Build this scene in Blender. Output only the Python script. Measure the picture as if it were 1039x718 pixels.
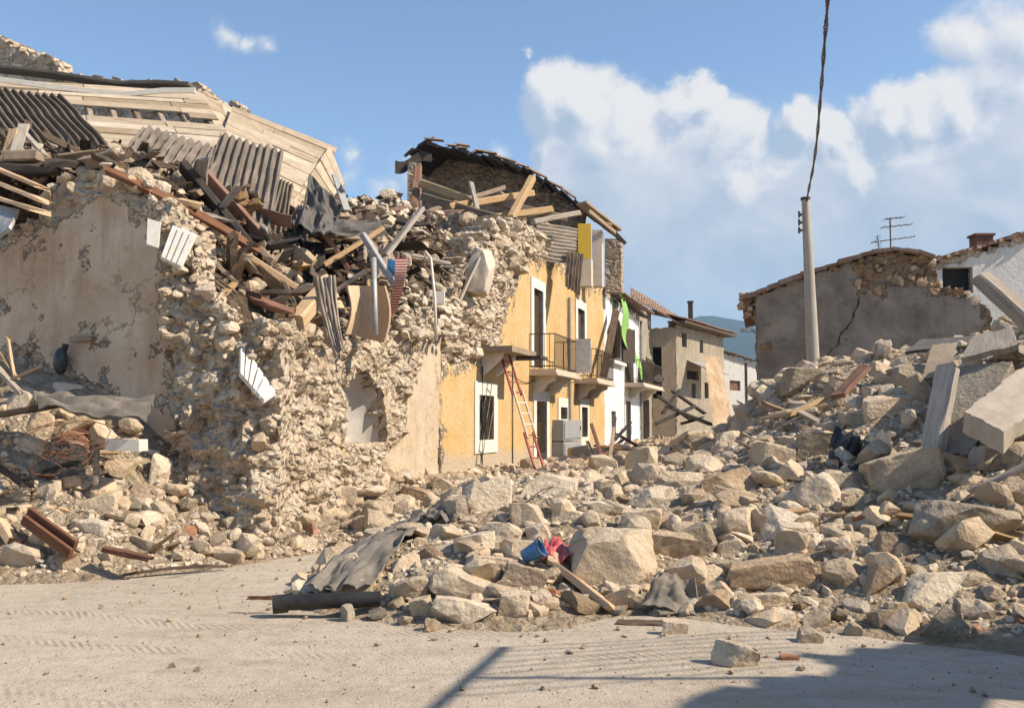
import bpy, bmesh, math, random
import numpy as np
from mathutils import Vector, Matrix, noise as mnoise

# ------------------------------------------------------------------ clear
for o in list(bpy.data.objects):
    bpy.data.objects.remove(o, do_unlink=True)
scene = bpy.context.scene
COL = scene.collection
R = math.radians
RNG = random.Random(7)

# ------------------------------------------------------------------ camera
CAM_H = 1.7
FPX, CX, CY, HORIZ = 1000.0, 519.5, 359.0, 430.0
PITCH = math.atan((HORIZ - CY) / FPX)
cam_d = bpy.data.cameras.new('camera')
cam_d.sensor_fit = 'HORIZONTAL'
cam_d.sensor_width = 36.0
cam_d.lens = 36.0 * FPX / 1039.0
cam_d.clip_start = 0.1
cam_d.clip_end = 20000
cam = bpy.data.objects.new('camera', cam_d)
cam.location = (0, 0, CAM_H)
cam.rotation_euler = (math.pi / 2 + PITCH, 0, 0)
COL.objects.link(cam)
scene.camera = cam

# ------------------------------------------------------------------ light
SUN_EL = R(41)
SUN_DIR = Vector((0.975, -0.22, 0)).normalized()          # horizontal direction towards the sun
sun_vec = Vector((SUN_DIR.x * math.cos(SUN_EL), SUN_DIR.y * math.cos(SUN_EL), math.sin(SUN_EL)))
sd = bpy.data.lights.new('sun', 'SUN')
sd.energy = 4.4
sd.angle = R(0.55)
sd.color = (1.0, 0.875, 0.70)
sun = bpy.data.objects.new('sun', sd)
sun.location = (30, -10, 40)
sun.rotation_euler = sun_vec.to_track_quat('Z', 'Y').to_euler()
COL.objects.link(sun)

scene.view_settings.view_transform = 'Standard'
scene.view_settings.look = 'None'
scene.view_settings.exposure = 0.8
scene.view_settings.gamma = 1.0
scene.view_settings.use_curve_mapping = False
try:
    scene.cycles.max_bounces = 4
    scene.cycles.diffuse_bounces = 3
    scene.cycles.volume_bounces = 0
    scene.cycles.use_denoising = True
except Exception:
    pass


def ray(px, py):
    r = (px - CX) / FPX
    u = (CY - py) / FPX
    c, s = math.cos(PITCH), math.sin(PITCH)
    return Vector((r, c - u * s, s + u * c))


def P(px, py, d):
    """world point seen at photo pixel (px,py), d metres ahead"""
    v = ray(px, py)
    return Vector((0, 0, CAM_H)) + v * (d / v.y)


def G(px, py, z=0.0):
    v = ray(px, py)
    return Vector((0, 0, CAM_H)) + v * ((z - CAM_H) / v.z)


def to_px(p):
    v = Vector(p) - Vector((0, 0, CAM_H))
    c, s = math.cos(PITCH), math.sin(PITCH)
    f = v.y * c + v.z * s
    u = -v.y * s + v.z * c
    return CX + FPX * v.x / f, CY - FPX * u / f


# ------------------------------------------------------------------ world : sky + clouds
world = bpy.data.worlds.new('World')
scene.world = world
world.use_nodes = True
wt = world.node_tree
wt.nodes.clear()


class NT:
    def __init__(self, tree):
        self.t = tree

    def n(self, typ, ins=None, **props):
        nd = self.t.nodes.new(typ)
        for k, v in props.items():
            setattr(nd, k, v)
        if ins:
            for k, v in ins.items():
                self.set(nd, k, v)
        return nd

    def set(self, nd, k, v):
        sock = nd.inputs[k]
        if hasattr(v, 'is_output') or isinstance(v, bpy.types.NodeSocket):
            self.t.links.new(v, sock)
        else:
            if isinstance(v, tuple) and len(v) == 3 and sock.type == 'RGBA':
                v = (*v, 1.0)
            sock.default_value = v

    def math(self, op, a, b=0.0, c=None, clamp=False):
        nd = self.n('ShaderNodeMath', operation=op, use_clamp=clamp)
        self.set(nd, 0, a)
        self.set(nd, 1, b)
        if c is not None:
            self.set(nd, 2, c)
        return nd.outputs[0]

    def vmath(self, op, a, b=None, scale=None):
        nd = self.n('ShaderNodeVectorMath', operation=op)
        self.set(nd, 0, a)
        if b is not None:
            self.set(nd, 1, b)
        if scale is not None:
            self.set(nd, 'Scale', scale)
        return nd

    def noise(self, vec, scale, detail=4, rough=0.55, dist=0.0, col=False):
        nd = self.n('ShaderNodeTexNoise', {'Scale': scale, 'Detail': detail, 'Roughness': rough, 'Distortion': dist})
        if vec is not None:
            self.set(nd, 'Vector', vec)
        return nd.outputs['Color' if col else 'Fac']

    def voro(self, vec, scale, feature='F1', out='Distance', rnd=1.0):
        nd = self.n('ShaderNodeTexVoronoi', {'Scale': scale, 'Randomness': rnd}, feature=feature)
        if vec is not None:
            self.set(nd, 'Vector', vec)
        return nd.outputs[out]

    def map(self, v, a, b, c=0.0, d=1.0, smooth=False):
        nd = self.n('ShaderNodeMapRange', {'From Min': a, 'From Max': b, 'To Min': c, 'To Max': d})
        if smooth:
            nd.interpolation_type = 'SMOOTHSTEP'
        self.set(nd, 'Value', v)
        return nd.outputs[0]

    def mix(self, f, a, b, blend='MIX'):
        nd = self.n('ShaderNodeMix', data_type='RGBA', blend_type=blend)
        self.set(nd, 0, f)
        self.set(nd, 6, a)
        self.set(nd, 7, b)
        return nd.outputs[2]

    def ramp(self, f, stops):
        nd = self.n('ShaderNodeValToRGB')
        cr = nd.color_ramp
        while len(cr.elements) < len(stops):
            cr.elements.new(0.5)
        for e, (p, c) in zip(cr.elements, stops):
            e.position = p
            e.color = (*c, 1)
        self.set(nd, 0, f)
        return nd.outputs[0]


W = NT(wt)
# cloud puffs, as directions (tangent of azimuth and of height round the +Y axis)
PUFFS = [  # photo px, px, radius px
    (560, 104, 32), (592, 112, 40), (612, 150, 55), (640, 122, 38), (698, 118, 36), (714, 103, 24), (735, 140, 40),
    (815, 130, 26), (845, 142, 32), (862, 136, 22), (905, 122, 34), (938, 126, 38),
    (972, 112, 40), (985, 44, 40), (1012, 84, 54), (1045, 40, 66), (1000, 8, 40),
    (345, 180, 26), (354, 152, 18), (385, 196, 20), (400, 186, 18), (420, 172, 26), (505, 160, 18),
    (232, 34, 20), (252, 40, 18), (275, 44, 18), (535, 58, 7)]
WISPY = {(232, 34, 20), (252, 40, 18), (275, 44, 18), (535, 58, 7), (354, 152, 18), (1000, 8, 40), (385, 196, 20), (400, 186, 18), (345, 180, 26), (420, 172, 26), (505, 160, 18)}
grp = bpy.data.node_groups.new('cloud_density', 'ShaderNodeTree')
grp.interface.new_socket('Vector', in_out='INPUT', socket_type='NodeSocketVector')
grp.interface.new_socket('Density', in_out='OUTPUT', socket_type='NodeSocketFloat')
g = NT(grp)
gi = g.n('NodeGroupInput')
go = g.n('NodeGroupOutput')
uv = gi.outputs[0]
n1 = g.noise(uv, 16.0, 6, 0.62, 0.3, col=True)
n1 = g.vmath('SUBTRACT', n1, (0.5, 0.5, 0.5)).outputs[0]
n1 = g.vmath('SCALE', n1, scale=0.066).outputs[0]
wv = g.vmath('ADD', uv, n1).outputs[0]
wv = g.vmath('MULTIPLY', wv, (1, 1, 0)).outputs[0]
acc = None
for pf in PUFFS:
    (px, py, rr) = pf
    v = ray(px, py)
    c = (v.x / v.y, v.z / v.y, 0)
    dd = g.vmath('DISTANCE', wv, c).outputs['Value']
    k = (0.62 if px > 980 else 1.0) if pf not in WISPY else 0.36
    m = g.map(dd, 0.0, rr * 1.62 / FPX, k * 1.25, 0.0)
    acc = m if acc is None else g.math('SMOOTH_MAX', acc, m, 0.12)
# the long cumulus bank: everything below its crest line, from its left end to the right
sepw = g.n('ShaderNodeSeparateXYZ', {0: wv})
CREST = [(500, 330), (548, 118), (575, 92), (605, 100), (640, 92), (675, 112), (700, 98), (722, 92), (745, 128), (768, 162), (795, 140), (820, 116), (850, 120), (872, 128), (890, 156), (915, 118), (945, 112), (985, 96), (1040, 60), (1120, 40)]
lo, hi = -0.05, 0.65
crest = g.ramp(g.map(sepw.outputs[0], lo, hi), [(0, (0, 0, 0)), (1, (1, 1, 1))])
rampn = [n for n in grp.nodes if n.type == 'VALTORGB'][0]
els = rampn.color_ramp.elements
while len(els) > 1:
    els.remove(els[-1])
for k, (px, py) in enumerate(CREST):
    v = ray(px, py)
    t_ = min(1, max(0, (v.x / v.y - lo) / (hi - lo)))
    z_ = v.z / v.y
    e = els[0] if k == 0 else els.new(t_)
    e.position = t_
    e.color = (z_, z_, z_, 1)
dep = g.math('SUBTRACT', crest, sepw.outputs[1])
bank = g.map(dep, -0.03, 0.04, 0.0, 1.0)
acc = g.math('SMOOTH_MAX', acc, bank, 0.12)
mid_ = g.math('SUBTRACT', g.noise(uv, 13.0, 5, 0.55), 0.5)
acc = g.math('ADD', acc, g.math('MULTIPLY', mid_, 0.26))
fine = g.noise(uv, 42.0, 7, 0.6)
fine = g.math('SUBTRACT', fine, 0.5)
den = g.math('ADD', acc, g.math('MULTIPLY', fine, 0.17))
g.set(go, 0, den)

geo = W.n('ShaderNodeTexCoord')
sep = W.n('ShaderNodeSeparateXYZ', {0: geo.outputs['Generated']})
ysafe = W.math('MAXIMUM', sep.outputs[1], 0.02)
U = W.math('DIVIDE', sep.outputs[0], ysafe)
V = W.math('DIVIDE', sep.outputs[2], ysafe)
comb = W.n('ShaderNodeCombineXYZ', {0: U, 1: V, 2: 0.0})
d1 = W.n('ShaderNodeGroup', node_tree=grp)
W.set(d1, 0, comb.outputs[0])
sh = W.vmath('ADD', comb.outputs[0], (0.016, 0.020, 0)).outputs[0]
d2 = W.n('ShaderNodeGroup', node_tree=grp)
W.set(d2, 0, sh)
fwd = W.map(sep.outputs[1], 0.03, 0.2)
dens = W.map(d1.outputs[0], 0.17, 0.55, 0.0, 1.0, True)
dens = W.math('MULTIPLY', dens, W.map(V, 0.08, 0.18, 0.45, 1.0, True))
dens = W.math('MULTIPLY', dens, fwd)
relief = W.math('SUBTRACT', d1.outputs[0], d2.outputs[0])
lit = W.math('ADD', W.math('MULTIPLY', relief, 1.7), 0.50)
bil = W.math('SUBTRACT', W.noise(comb.outputs[0], 11.0, 5, 0.55, 0.5), 0.5)
lit = W.math('ADD', lit, W.math('MULTIPLY', bil, 1.5))
lowv = W.map(V, 0.16, 0.36, -0.34, 0.16)                 # cloud bases greyer than their tops
lit = W.math('ADD', lit, lowv, clamp=True)
ccol = W.ramp(lit, [(0.0, (0.45, 0.53, 0.65)), (0.35, (0.58, 0.63, 0.72)), (0.65, (0.74, 0.75, 0.79)), (1.0, (0.93, 0.89, 0.85))])
# thin veil of high haze under the cumulus bank
vn = W.noise(W.vmath('MULTIPLY', comb.outputs[0], (1.0, 1.7, 0)).outputs[0], 5.0, 4, 0.6, 0.4)
veil = W.math('MULTIPLY', W.map(U, -0.02, 0.16, 0, 1, True), W.map(V, 0.37, 0.24, 0, 1, True))
veil = W.math('MULTIPLY', W.math('MULTIPLY', veil, fwd), W.map(vn, 0.3, 0.7, 0.55, 1.0))
sky = W.n('ShaderNodeTexSky', sky_type='NISHITA', sun_disc=False)
sky.sun_elevation = SUN_EL
sky.sun_rotation = math.atan2(SUN_DIR.x, SUN_DIR.y)
sky.altitude = 700
sky.air_density = 1.0
sky.dust_density = 0.6
sky.ozone_density = 2.0
bg1 = W.n('ShaderNodeBackground', {'Color': sky.outputs[0], 'Strength': 0.108})
bg3 = W.n('ShaderNodeBackground', {'Color': (0.47, 0.54, 0.645), 'Strength': 0.62})
bg2 = W.n('ShaderNodeBackground', {'Color': ccol, 'Strength': 0.60})
mix0 = W.n('ShaderNodeMixShader', {0: W.math('MULTIPLY', veil, 0.85), 1: bg1.outputs[0], 2: bg3.outputs[0]})
mixs = W.n('ShaderNodeMixShader', {0: W.math('MULTIPLY', dens, 0.92), 1: mix0.outputs[0], 2: bg2.outputs[0]})
wo = W.n('ShaderNodeOutputWorld', {'Surface': mixs.outputs[0]})

# ------------------------------------------------------------------ materials
MATS = {}


def new_mat(name, rough=0.9, spec=0.25):
    m = bpy.data.materials.new(name)
    m.use_nodes = True
    t = NT(m.node_tree)
    m.node_tree.nodes.clear()
    b = t.n('ShaderNodeBsdfPrincipled', {'Roughness': rough})
    b.inputs['Specular IOR Level'].default_value = spec
    o = t.n('ShaderNodeOutputMaterial', {'Surface': b.outputs[0]})
    MATS[name] = m
    return m, t, b


def bump(t, b, h, strength, dist, prev=None):
    nd = t.n('ShaderNodeBump', {'Strength': strength, 'Distance': dist, 'Height': h})
    if prev is not None:
        t.set(nd, 'Normal', prev)
    t.set(b, 'Normal', nd.outputs[0])
    return nd.outputs[0]


def attr(t):
    a = t.n('ShaderNodeAttribute', attribute_name='uvw')
    s = t.n('ShaderNodeSeparateXYZ', {0: a.outputs['Vector']})
    return a.outputs['Vector'], s.outputs[0], s.outputs[1], s.outputs[2]


def objrnd(t):
    return t.n('ShaderNodeObjectInfo').outputs['Random']


def coords(t):
    return t.n('ShaderNodeTexCoord').outputs['Object']


def mat_stone(name, stops, vary=0.35, bs=1.0, warm=(0.50, 0.33, 0.20), warmf=0.35):
    m, t, b = new_mat(name, 0.92, 0.2)
    co = coords(t)
    rnd = t.math('FRACT', t.math('ADD', objrnd(t), attr(t)[3]))
    off = t.vmath('SCALE', t.n('ShaderNodeCombineXYZ', {0: rnd, 1: t.math('MULTIPLY', rnd, 3.7), 2: t.math('MULTIPLY', rnd, 7.1)}).outputs[0], scale=9.0).outputs[0]
    c = t.vmath('ADD', co, off).outputs[0]
    n = t.noise(c, 3.2, 7, 0.6, 0.6)
    col = t.ramp(n, stops)
    r2 = t.math('FRACT', t.math('MULTIPLY', rnd, 17.3))
    col = t.mix(t.math('MULTIPLY', t.map(t.noise(c, 1.6, 3), 0.45, 0.7), warmf), col, warm)
    col = t.mix(t.math('MULTIPLY', t.map(r2, 0.75, 1.0), 0.4), col, (0.36, 0.31, 0.25))
    val = t.math('ADD', t.math('MULTIPLY', rnd, vary), 1.0 - vary * 0.55)
    speck = t.map(t.noise(c, 60.0, 3), 0.35, 0.6, 0.82, 1.06)
    val = t.math('MULTIPLY', val, speck)
    hsv = t.n('ShaderNodeHueSaturation', {'Color': col, 'Value': val, 'Saturation': t.map(r2, 0, 1, 0.92, 1.22)})
    t.set(b, 'Base Color', hsv.outputs[0])
    h = t.math('ADD', t.math('MULTIPLY', t.noise(c, 9.0, 9, 0.65), 1.0), t.math('MULTIPLY', t.voro(c, 22.0), 0.16))
    bump(t, b, h, 0.75 * bs, 0.06)
    return m


STONE = [(0.25, (0.31, 0.235, 0.16)), (0.45, (0.48, 0.39, 0.285)), (0.62, (0.58, 0.485, 0.37)), (0.8, (0.49, 0.40, 0.295))]
mat_stone('limestone', STONE)
mat_stone('white_limestone', [(0.25, (0.43, 0.345, 0.25)), (0.5, (0.60, 0.51, 0.395)), (0.75, (0.66, 0.58, 0.47))], 0.22, 1.1, warmf=0.22)
mat_stone('wall_stone', [(0.25, (0.40, 0.31, 0.215)), (0.5, (0.56, 0.47, 0.36)), (0.75, (0.62, 0.545, 0.44))], 0.25, 1.2, warmf=0.4)
mat_stone('grey_stone', [(0.25, (0.25, 0.205, 0.155)), (0.5, (0.39, 0.33, 0.255)), (0.75, (0.50, 0.43, 0.34))], 0.22, 1.5, warmf=0.2)
mat_stone('brown_stone', [(0.25, (0.22, 0.155, 0.105)), (0.5, (0.40, 0.305, 0.215)), (0.75, (0.50, 0.405, 0.295))], 0.3, 1.2)
mat_stone('clay', [(0.2, (0.20, 0.085, 0.05)), (0.5, (0.36, 0.17, 0.10)), (0.8, (0.47, 0.28, 0.18))], 0.3, 0.7)


def mat_ground():
    m, t, b = new_mat('dusty_road', 0.96, 0.12)
    co = coords(t)
    n1_ = t.noise(co, 0.5, 6, 0.6)
    n2_ = t.noise(co, 6.0, 8, 0.65)
    col = t.ramp(t.math('ADD', t.math('MULTIPLY', n1_, 0.5), t.math('MULTIPLY', n2_, 0.5)),
                 [(0.30, (0.36, 0.295, 0.22)), (0.5, (0.48, 0.41, 0.325)), (0.7, (0.55, 0.475, 0.385))])
    sp = t.voro(co, 34.0)
    spc = t.voro(co, 34.0, out='Color')
    sv = t.n('ShaderNodeSeparateXYZ', {0: spc}).outputs[0]
    peb = t.math('MULTIPLY', t.map(sp, 0.22, 0.30, 1, 0), t.map(sv, 0.80, 0.82))
    col = t.mix(t.math('MULTIPLY', peb, 0.6), col, t.mix(t.math('GREATER_THAN', sv, 0.92), (0.20, 0.16, 0.12), (0.62, 0.57, 0.50)))
    trk = t.noise(t.vmath('MULTIPLY', co, (0.5, 1.9, 1)).outputs[0], 2.2, 5, 0.6, 0.8)
    col = t.mix(t.math('MULTIPLY', t.map(trk, 0.50, 0.68), 0.45), col, (0.33, 0.265, 0.20))
    # tyre tracks pressed into the dust, two wheel paths sweeping past the heap
    sp3 = t.n('ShaderNodeSeparateXYZ', {0: co})
    wob = t.math('MULTIPLY', t.math('SUBTRACT', t.noise(co, 0.35, 2), 0.5), 0.9)
    bend = t.math('ADD', t.math('MULTIPLY', t.math('MULTIPLY', sp3.outputs[0], sp3.outputs[0]), 0.035), wob)
    yy = t.math('SUBTRACT', sp3.outputs[1], bend)
    trks = None
    for y0 in (5.9, 7.35, 8.3):
        m_ = t.map(t.math('ABSOLUTE', t.math('SUBTRACT', yy, y0)), 0.07, 0.14, 1, 0, True)
        trks = m_ if trks is None else t.math('MAXIMUM', trks, m_)
    tread = t.math('MULTIPLY', t.math('ADD', t.math('SINE', t.math('MULTIPLY', t.math('ADD', sp3.outputs[0], t.math('MULTIPLY', yy, .7)), 75.0)), 1.0), 0.5)
    fade = t.map(t.noise(co, 0.8, 4), 0.42, 0.62)
    trks = t.math('MULTIPLY', trks, fade)
    col = t.mix(t.math('MULTIPLY', trks, 0.28), col, (0.34, 0.275, 0.21))
    t.set(b, 'Base Color', col)
    n2_ = t.math('SUBTRACT', n2_, t.math('MULTIPLY', trks, t.math('ADD', 0.25, t.math('MULTIPLY', tread, 0.3))))
    h = t.math('ADD', t.math('MULTIPLY', n2_, 0.8), t.math('ADD', t.math('MULTIPLY', peb, 0.5), t.math('MULTIPLY', t.noise(co, 55, 4, 0.7), 0.35)))
    bump(t, b, h, 0.85, 0.05)
    # far land outside the village turns to dry meadow
    return m


mat_ground()


def mat_heap(name, stops, dark):
    m, t, b = new_mat(name, 0.95, 0.12)
    co = coords(t)
    w = t.vmath('ADD', co, t.vmath('SCALE', t.noise(co, 3, 3, col=True), scale=0.25).outputs[0]).outputs[0]
    v = t.voro(w, 7.0)
    vc = t.n('ShaderNodeSeparateXYZ', {0: t.voro(w, 7.0, out='Color')}).outputs[0]
    v2 = t.voro(w, 19.0)
    v2c = t.n('ShaderNodeSeparateXYZ', {0: t.voro(w, 19.0, out='Color')}).outputs[0]
    col = t.ramp(t.math('ADD', t.math('MULTIPLY', t.noise(co, 2.0, 8, 0.65), 0.6), t.math('MULTIPLY', vc, 0.25)), stops)
    col = t.mix(t.math('MULTIPLY', t.map(v2c, 0.7, 0.9), 0.5), col, dark)
    t.set(b, 'Base Color', col)
    h = t.math('ADD', t.math('MULTIPLY', v, -1.0), t.math('ADD', t.math('MULTIPLY', v2, -0.45), t.math('MULTIPLY', t.noise(co, 25, 8, 0.7), 0.6)))
    bump(t, b, h, 1.0, 0.12)
    return m


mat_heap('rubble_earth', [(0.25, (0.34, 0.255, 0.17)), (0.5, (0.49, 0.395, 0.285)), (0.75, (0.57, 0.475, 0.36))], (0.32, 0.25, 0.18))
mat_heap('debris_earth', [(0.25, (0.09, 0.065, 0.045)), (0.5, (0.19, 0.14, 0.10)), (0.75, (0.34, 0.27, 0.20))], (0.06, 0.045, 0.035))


def mat_wall(name, plaster, plaster2, stain, stone_stops=None, edge=0.95, bstr=1.0, stainf=0.5, damp=0.0, dripf=1.0):
    """masonry wall: attribute uvw = (along, up, plaster 0..1)"""
    m, t, b = new_mat(name, 0.94, 0.15)
    co = coords(t)
    _, s, z, pl = attr(t)
    w = t.vmath('ADD', co, t.vmath('SCALE', t.vmath('SUBTRACT', t.noise(co, 2.6, 4, col=True), (0.5, 0.5, 0.5)).outputs[0], scale=0.30).outputs[0]).outputs[0]
    w = t.vmath('MULTIPLY', w, (1, 1, 1.5)).outputs[0]
    F = t.voro(w, 5.4)
    E = t.voro(w, 5.4, feature='DISTANCE_TO_EDGE')
    cc = t.n('ShaderNodeSeparateXYZ', {0: t.voro(w, 5.4, out='Color')}).outputs[0]
    F2 = t.voro(w, 10.0)
    nn = t.noise(co, 5.0, 8, 0.65)
    scol = t.ramp(t.math('ADD', t.math('MULTIPLY', nn, 0.65), t.math('MULTIPLY', cc, 0.35)), stone_stops or
                  [(0.25, (0.27, 0.19, 0.125)), (0.45, (0.46, 0.36, 0.255)), (0.65, (0.56, 0.465, 0.355)), (0.85, (0.60, 0.53, 0.43))])
    mort = t.map(E, 0.0, 0.10, 1.0, 0.0)
    scol = t.mix(t.math('MULTIPLY', mort, 0.55), scol, (0.36, 0.265, 0.18))
    if stone_stops is None:                                  # lime mortar and powder smeared over the rubble core
        scol = t.mix(t.math('MULTIPLY', t.map(t.noise(co, 2.1, 7, 0.65, 0.5), 0.42, 0.58), 0.72), scol, (0.57, 0.475, 0.36))
    pn = t.noise(co, 1.3, 7, 0.62, 0.4)
    pcol = t.mix(t.map(pn, 0.35, 0.65), plaster, plaster2)
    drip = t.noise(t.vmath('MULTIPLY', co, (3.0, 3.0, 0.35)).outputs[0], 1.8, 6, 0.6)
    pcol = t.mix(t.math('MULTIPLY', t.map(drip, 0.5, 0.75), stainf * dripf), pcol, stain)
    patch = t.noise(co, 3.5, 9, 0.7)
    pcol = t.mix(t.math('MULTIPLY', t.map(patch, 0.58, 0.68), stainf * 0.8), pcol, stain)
    if damp > 0:
        dz = t.map(t.math('ADD', z, t.math('MULTIPLY', t.noise(co, 1.1, 5), 0.9)), damp, damp + 0.25, 1, 0)
        pcol = t.mix(t.math('MULTIPLY', dz, 0.75), pcol, (0.42, 0.36, 0.29))
    wc = t.vmath('ADD', co, t.vmath('SCALE', t.noise(co, 1.7, 5, 0.7, col=True), scale=0.9).outputs[0]).outputs[0]
    ck_ = t.map(t.voro(wc, 0.55, feature='DISTANCE_TO_EDGE'), 0.0, 0.011, 1.0, 0.0)
    ck_ = t.math('MULTIPLY', ck_, t.map(t.noise(co, 0.6, 3), 0.45, 0.6))
    pcol = t.mix(t.math('MULTIPLY', ck_, 0.75), pcol, (0.10, 0.075, 0.05))
    k = t.math('ADD', pl, t.math('MULTIPLY', t.math('SUBTRACT', t.noise(co, 2.4, 8, 0.68), 0.5), edge * 2.4))
    mask = t.map(k, 0.48, 0.53)
    col = t.mix(mask, scol, pcol)
    t.set(b, 'Base Color', col)
    hs = t.math('ADD', t.math('MULTIPLY', F, -1.1), t.math('ADD', t.math('MULTIPLY', F2, -0.35), t.math('MULTIPLY', nn, 0.5)))
    hp = t.math('ADD', 0.25, t.math('MULTIPLY', t.noise(co, 9, 9, 0.7), 0.26))
    h = t.n('ShaderNodeMix', {0: mask, 2: hs, 3: hp}).outputs[0]
    bump(t, b, h, bstr, 0.16)
    return m


mat_wall('yellow_facade', (0.53, 0.33, 0.125), (0.55, 0.395, 0.20), (0.52, 0.41, 0.275), stainf=0.75, damp=1.35)
mat_wall('beige_plaster', (0.50, 0.42, 0.33), (0.57, 0.50, 0.41), (0.40, 0.32, 0.24))
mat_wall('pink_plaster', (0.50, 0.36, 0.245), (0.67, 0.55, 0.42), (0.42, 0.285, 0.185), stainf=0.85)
mat_wall('cream_facade', (0.50, 0.39, 0.265), (0.55, 0.45, 0.33), (0.43, 0.315, 0.205), stainf=0.8)
mat_wall('white_facade', (0.74, 0.72, 0.67), (0.68, 0.66, 0.61), (0.55, 0.51, 0.44), stainf=0.3)
mat_wall('grey_render', (0.165, 0.138, 0.112), (0.31, 0.27, 0.225), (0.105, 0.088, 0.072), stainf=0.9, dripf=0.3,
         stone_stops=[(0.25, (0.12, 0.075, 0.04)), (0.5, (0.28, 0.19, 0.11)), (0.8, (0.42, 0.31, 0.20))])
mat_wall('dim_render', (0.52, 0.50, 0.47), (0.58, 0.56, 0.53), (0.40, 0.37, 0.33), stainf=0.4)
mat_wall('attic_stone', (0.3, 0.25, 0.2), (0.3, 0.25, 0.2), (0.3, 0.25, 0.2),
         stone_stops=[(0.25, (0.20, 0.15, 0.11)), (0.5, (0.37, 0.295, 0.22)), (0.8, (0.50, 0.42, 0.33))])
mat_wall('drab_plaster', (0.26, 0.22, 0.165), (0.35, 0.30, 0.235), (0.18, 0.14, 0.10), stainf=0.7)
mat_wall('far_render', (0.40, 0.385, 0.36), (0.45, 0.43, 0.405), (0.32, 0.30, 0.27), stainf=0.5)
mat_wall('brown_render', (0.37, 0.29, 0.20), (0.42, 0.34, 0.25), (0.27, 0.20, 0.14))


def mat_wood(name, c1, c2, rough=0.85, grain=1.0, sc=1.0):
    m, t, b = new_mat(name, rough, 0.2)
    v, a, c, r = attr(t)
    ob = objrnd(t)
    seed = t.math('MULTIPLY', t.math('ADD', ob, r), 37.0)
    vec = t.n('ShaderNodeCombineXYZ', {0: t.math('MULTIPLY', a, 1.2 * sc), 1: t.math('MULTIPLY', c, 26.0 * sc), 2: seed}).outputs[0]
    n = t.noise(vec, 1.5, 6, 0.6, 0.3)
    vec2 = t.n('ShaderNodeCombineXYZ', {0: t.math('MULTIPLY', a, 2.0), 1: t.math('MULTIPLY', c, 5.0), 2: seed}).outputs[0]
    n2_ = t.noise(vec2, 1.6, 5, 0.6)
    f = t.math('ADD', t.math('MULTIPLY', n, 0.6), t.math('MULTIPLY', n2_, 0.4))
    col = t.mix(t.map(f, 0.36, 0.64), c1, c2)
    rr = t.math('FRACT', t.math('MULTIPLY', seed, 0.731))
    hsv = t.n('ShaderNodeHueSaturation', {'Color': col, 'Value': t.map(rr, 0, 1, 0.72, 1.22), 'Saturation': t.map(rr, 0, 1, 1.1, 0.8)})
    t.set(b, 'Base Color', hsv.outputs[0])
    bump(t, b, n, 0.5 * grain, 0.01)
    return m


mat_wood('pale_boards', (0.33, 0.245, 0.16), (0.53, 0.425, 0.295), 0.85)
mat_wood('fresh_wood', (0.42, 0.27, 0.14), (0.56, 0.40, 0.24))
mat_wood('old_wood', (0.20, 0.145, 0.10), (0.36, 0.275, 0.19))
mat_wood('grey_wood', (0.24, 0.20, 0.16), (0.42, 0.36, 0.29))
mat_wood('dark_wood', (0.06, 0.042, 0.03), (0.155, 0.11, 0.075))
mat_wood('charred_wood', (0.028, 0.023, 0.02), (0.075, 0.06, 0.048))
mat_wood('red_brown_wood', (0.16, 0.075, 0.045), (0.28, 0.15, 0.095))
mat_wood('orange_board', (0.38, 0.235, 0.12), (0.52, 0.36, 0.21), sc=0.5)
mat_wood('shutter_brown', (0.055, 0.038, 0.028), (0.095, 0.068, 0.05), 0.6)
mat_wood('fibre_cement', (0.095, 0.073, 0.055), (0.215, 0.172, 0.132), 0.92, 0.7, 0.6)
mat_wood('roof_tile', (0.17, 0.10, 0.068), (0.33, 0.22, 0.155), 0.9, 1.0, 0.5)
mat_wood('concrete_pole', (0.33, 0.29, 0.24), (0.47, 0.42, 0.355), 0.9, 0.6, 0.4)


def mat_plain(name, c1, c2=None, rough=0.6, metal=0.0, scale=6.0, bstr=0.15, spec=0.4):
    m, t, b = new_mat(name, rough, spec)
    co = coords(t)
    c2 = c2 or tuple(x * 0.7 for x in c1)
    n = t.noise(co, scale, 6, 0.65, 0.4)
    n2_ = t.noise(co, scale * 5, 4, 0.65)
    f = t.math('ADD', t.math('MULTIPLY', n, 0.7), t.math('MULTIPLY', n2_, 0.3))
    t.set(b, 'Base Color', t.mix(t.map(f, 0.38, 0.62), c1, c2))
    b.inputs['Metallic'].default_value = metal
    t.set(b, 'Roughness', t.map(n, 0.3, 0.7, max(0.05, rough - 0.12), min(1, rough + 0.12)))
    bump(t, b, f, bstr, 0.02)
    return m


mat_plain('white_paint', (0.74, 0.71, 0.65), (0.58, 0.53, 0.45), 0.55)
mat_plain('cream_trim', (0.70, 0.66, 0.58), (0.60, 0.54, 0.45), 0.85)
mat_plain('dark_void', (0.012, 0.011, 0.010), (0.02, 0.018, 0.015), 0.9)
mat_plain('dark_glass', (0.03, 0.035, 0.04), (0.05, 0.05, 0.05), 0.15)
mat_plain('grey_metal', (0.30, 0.30, 0.29), (0.21, 0.20, 0.19), 0.5, 0.6)
mat_plain('zinc', (0.42, 0.42, 0.41), (0.30, 0.29, 0.27), 0.55, 0.35)
mat_plain('grey_cabinet', (0.34, 0.345, 0.34), (0.27, 0.265, 0.255), 0.6)
mat_plain('iron', (0.05, 0.043, 0.038), (0.085, 0.055, 0.04), 0.7, 0.4)
mat_plain('rust', (0.17, 0.075, 0.04), (0.10, 0.05, 0.03), 0.85)
mat_plain('red_paint', (0.33, 0.045, 0.03), (0.24, 0.06, 0.045), 0.55)
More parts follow.
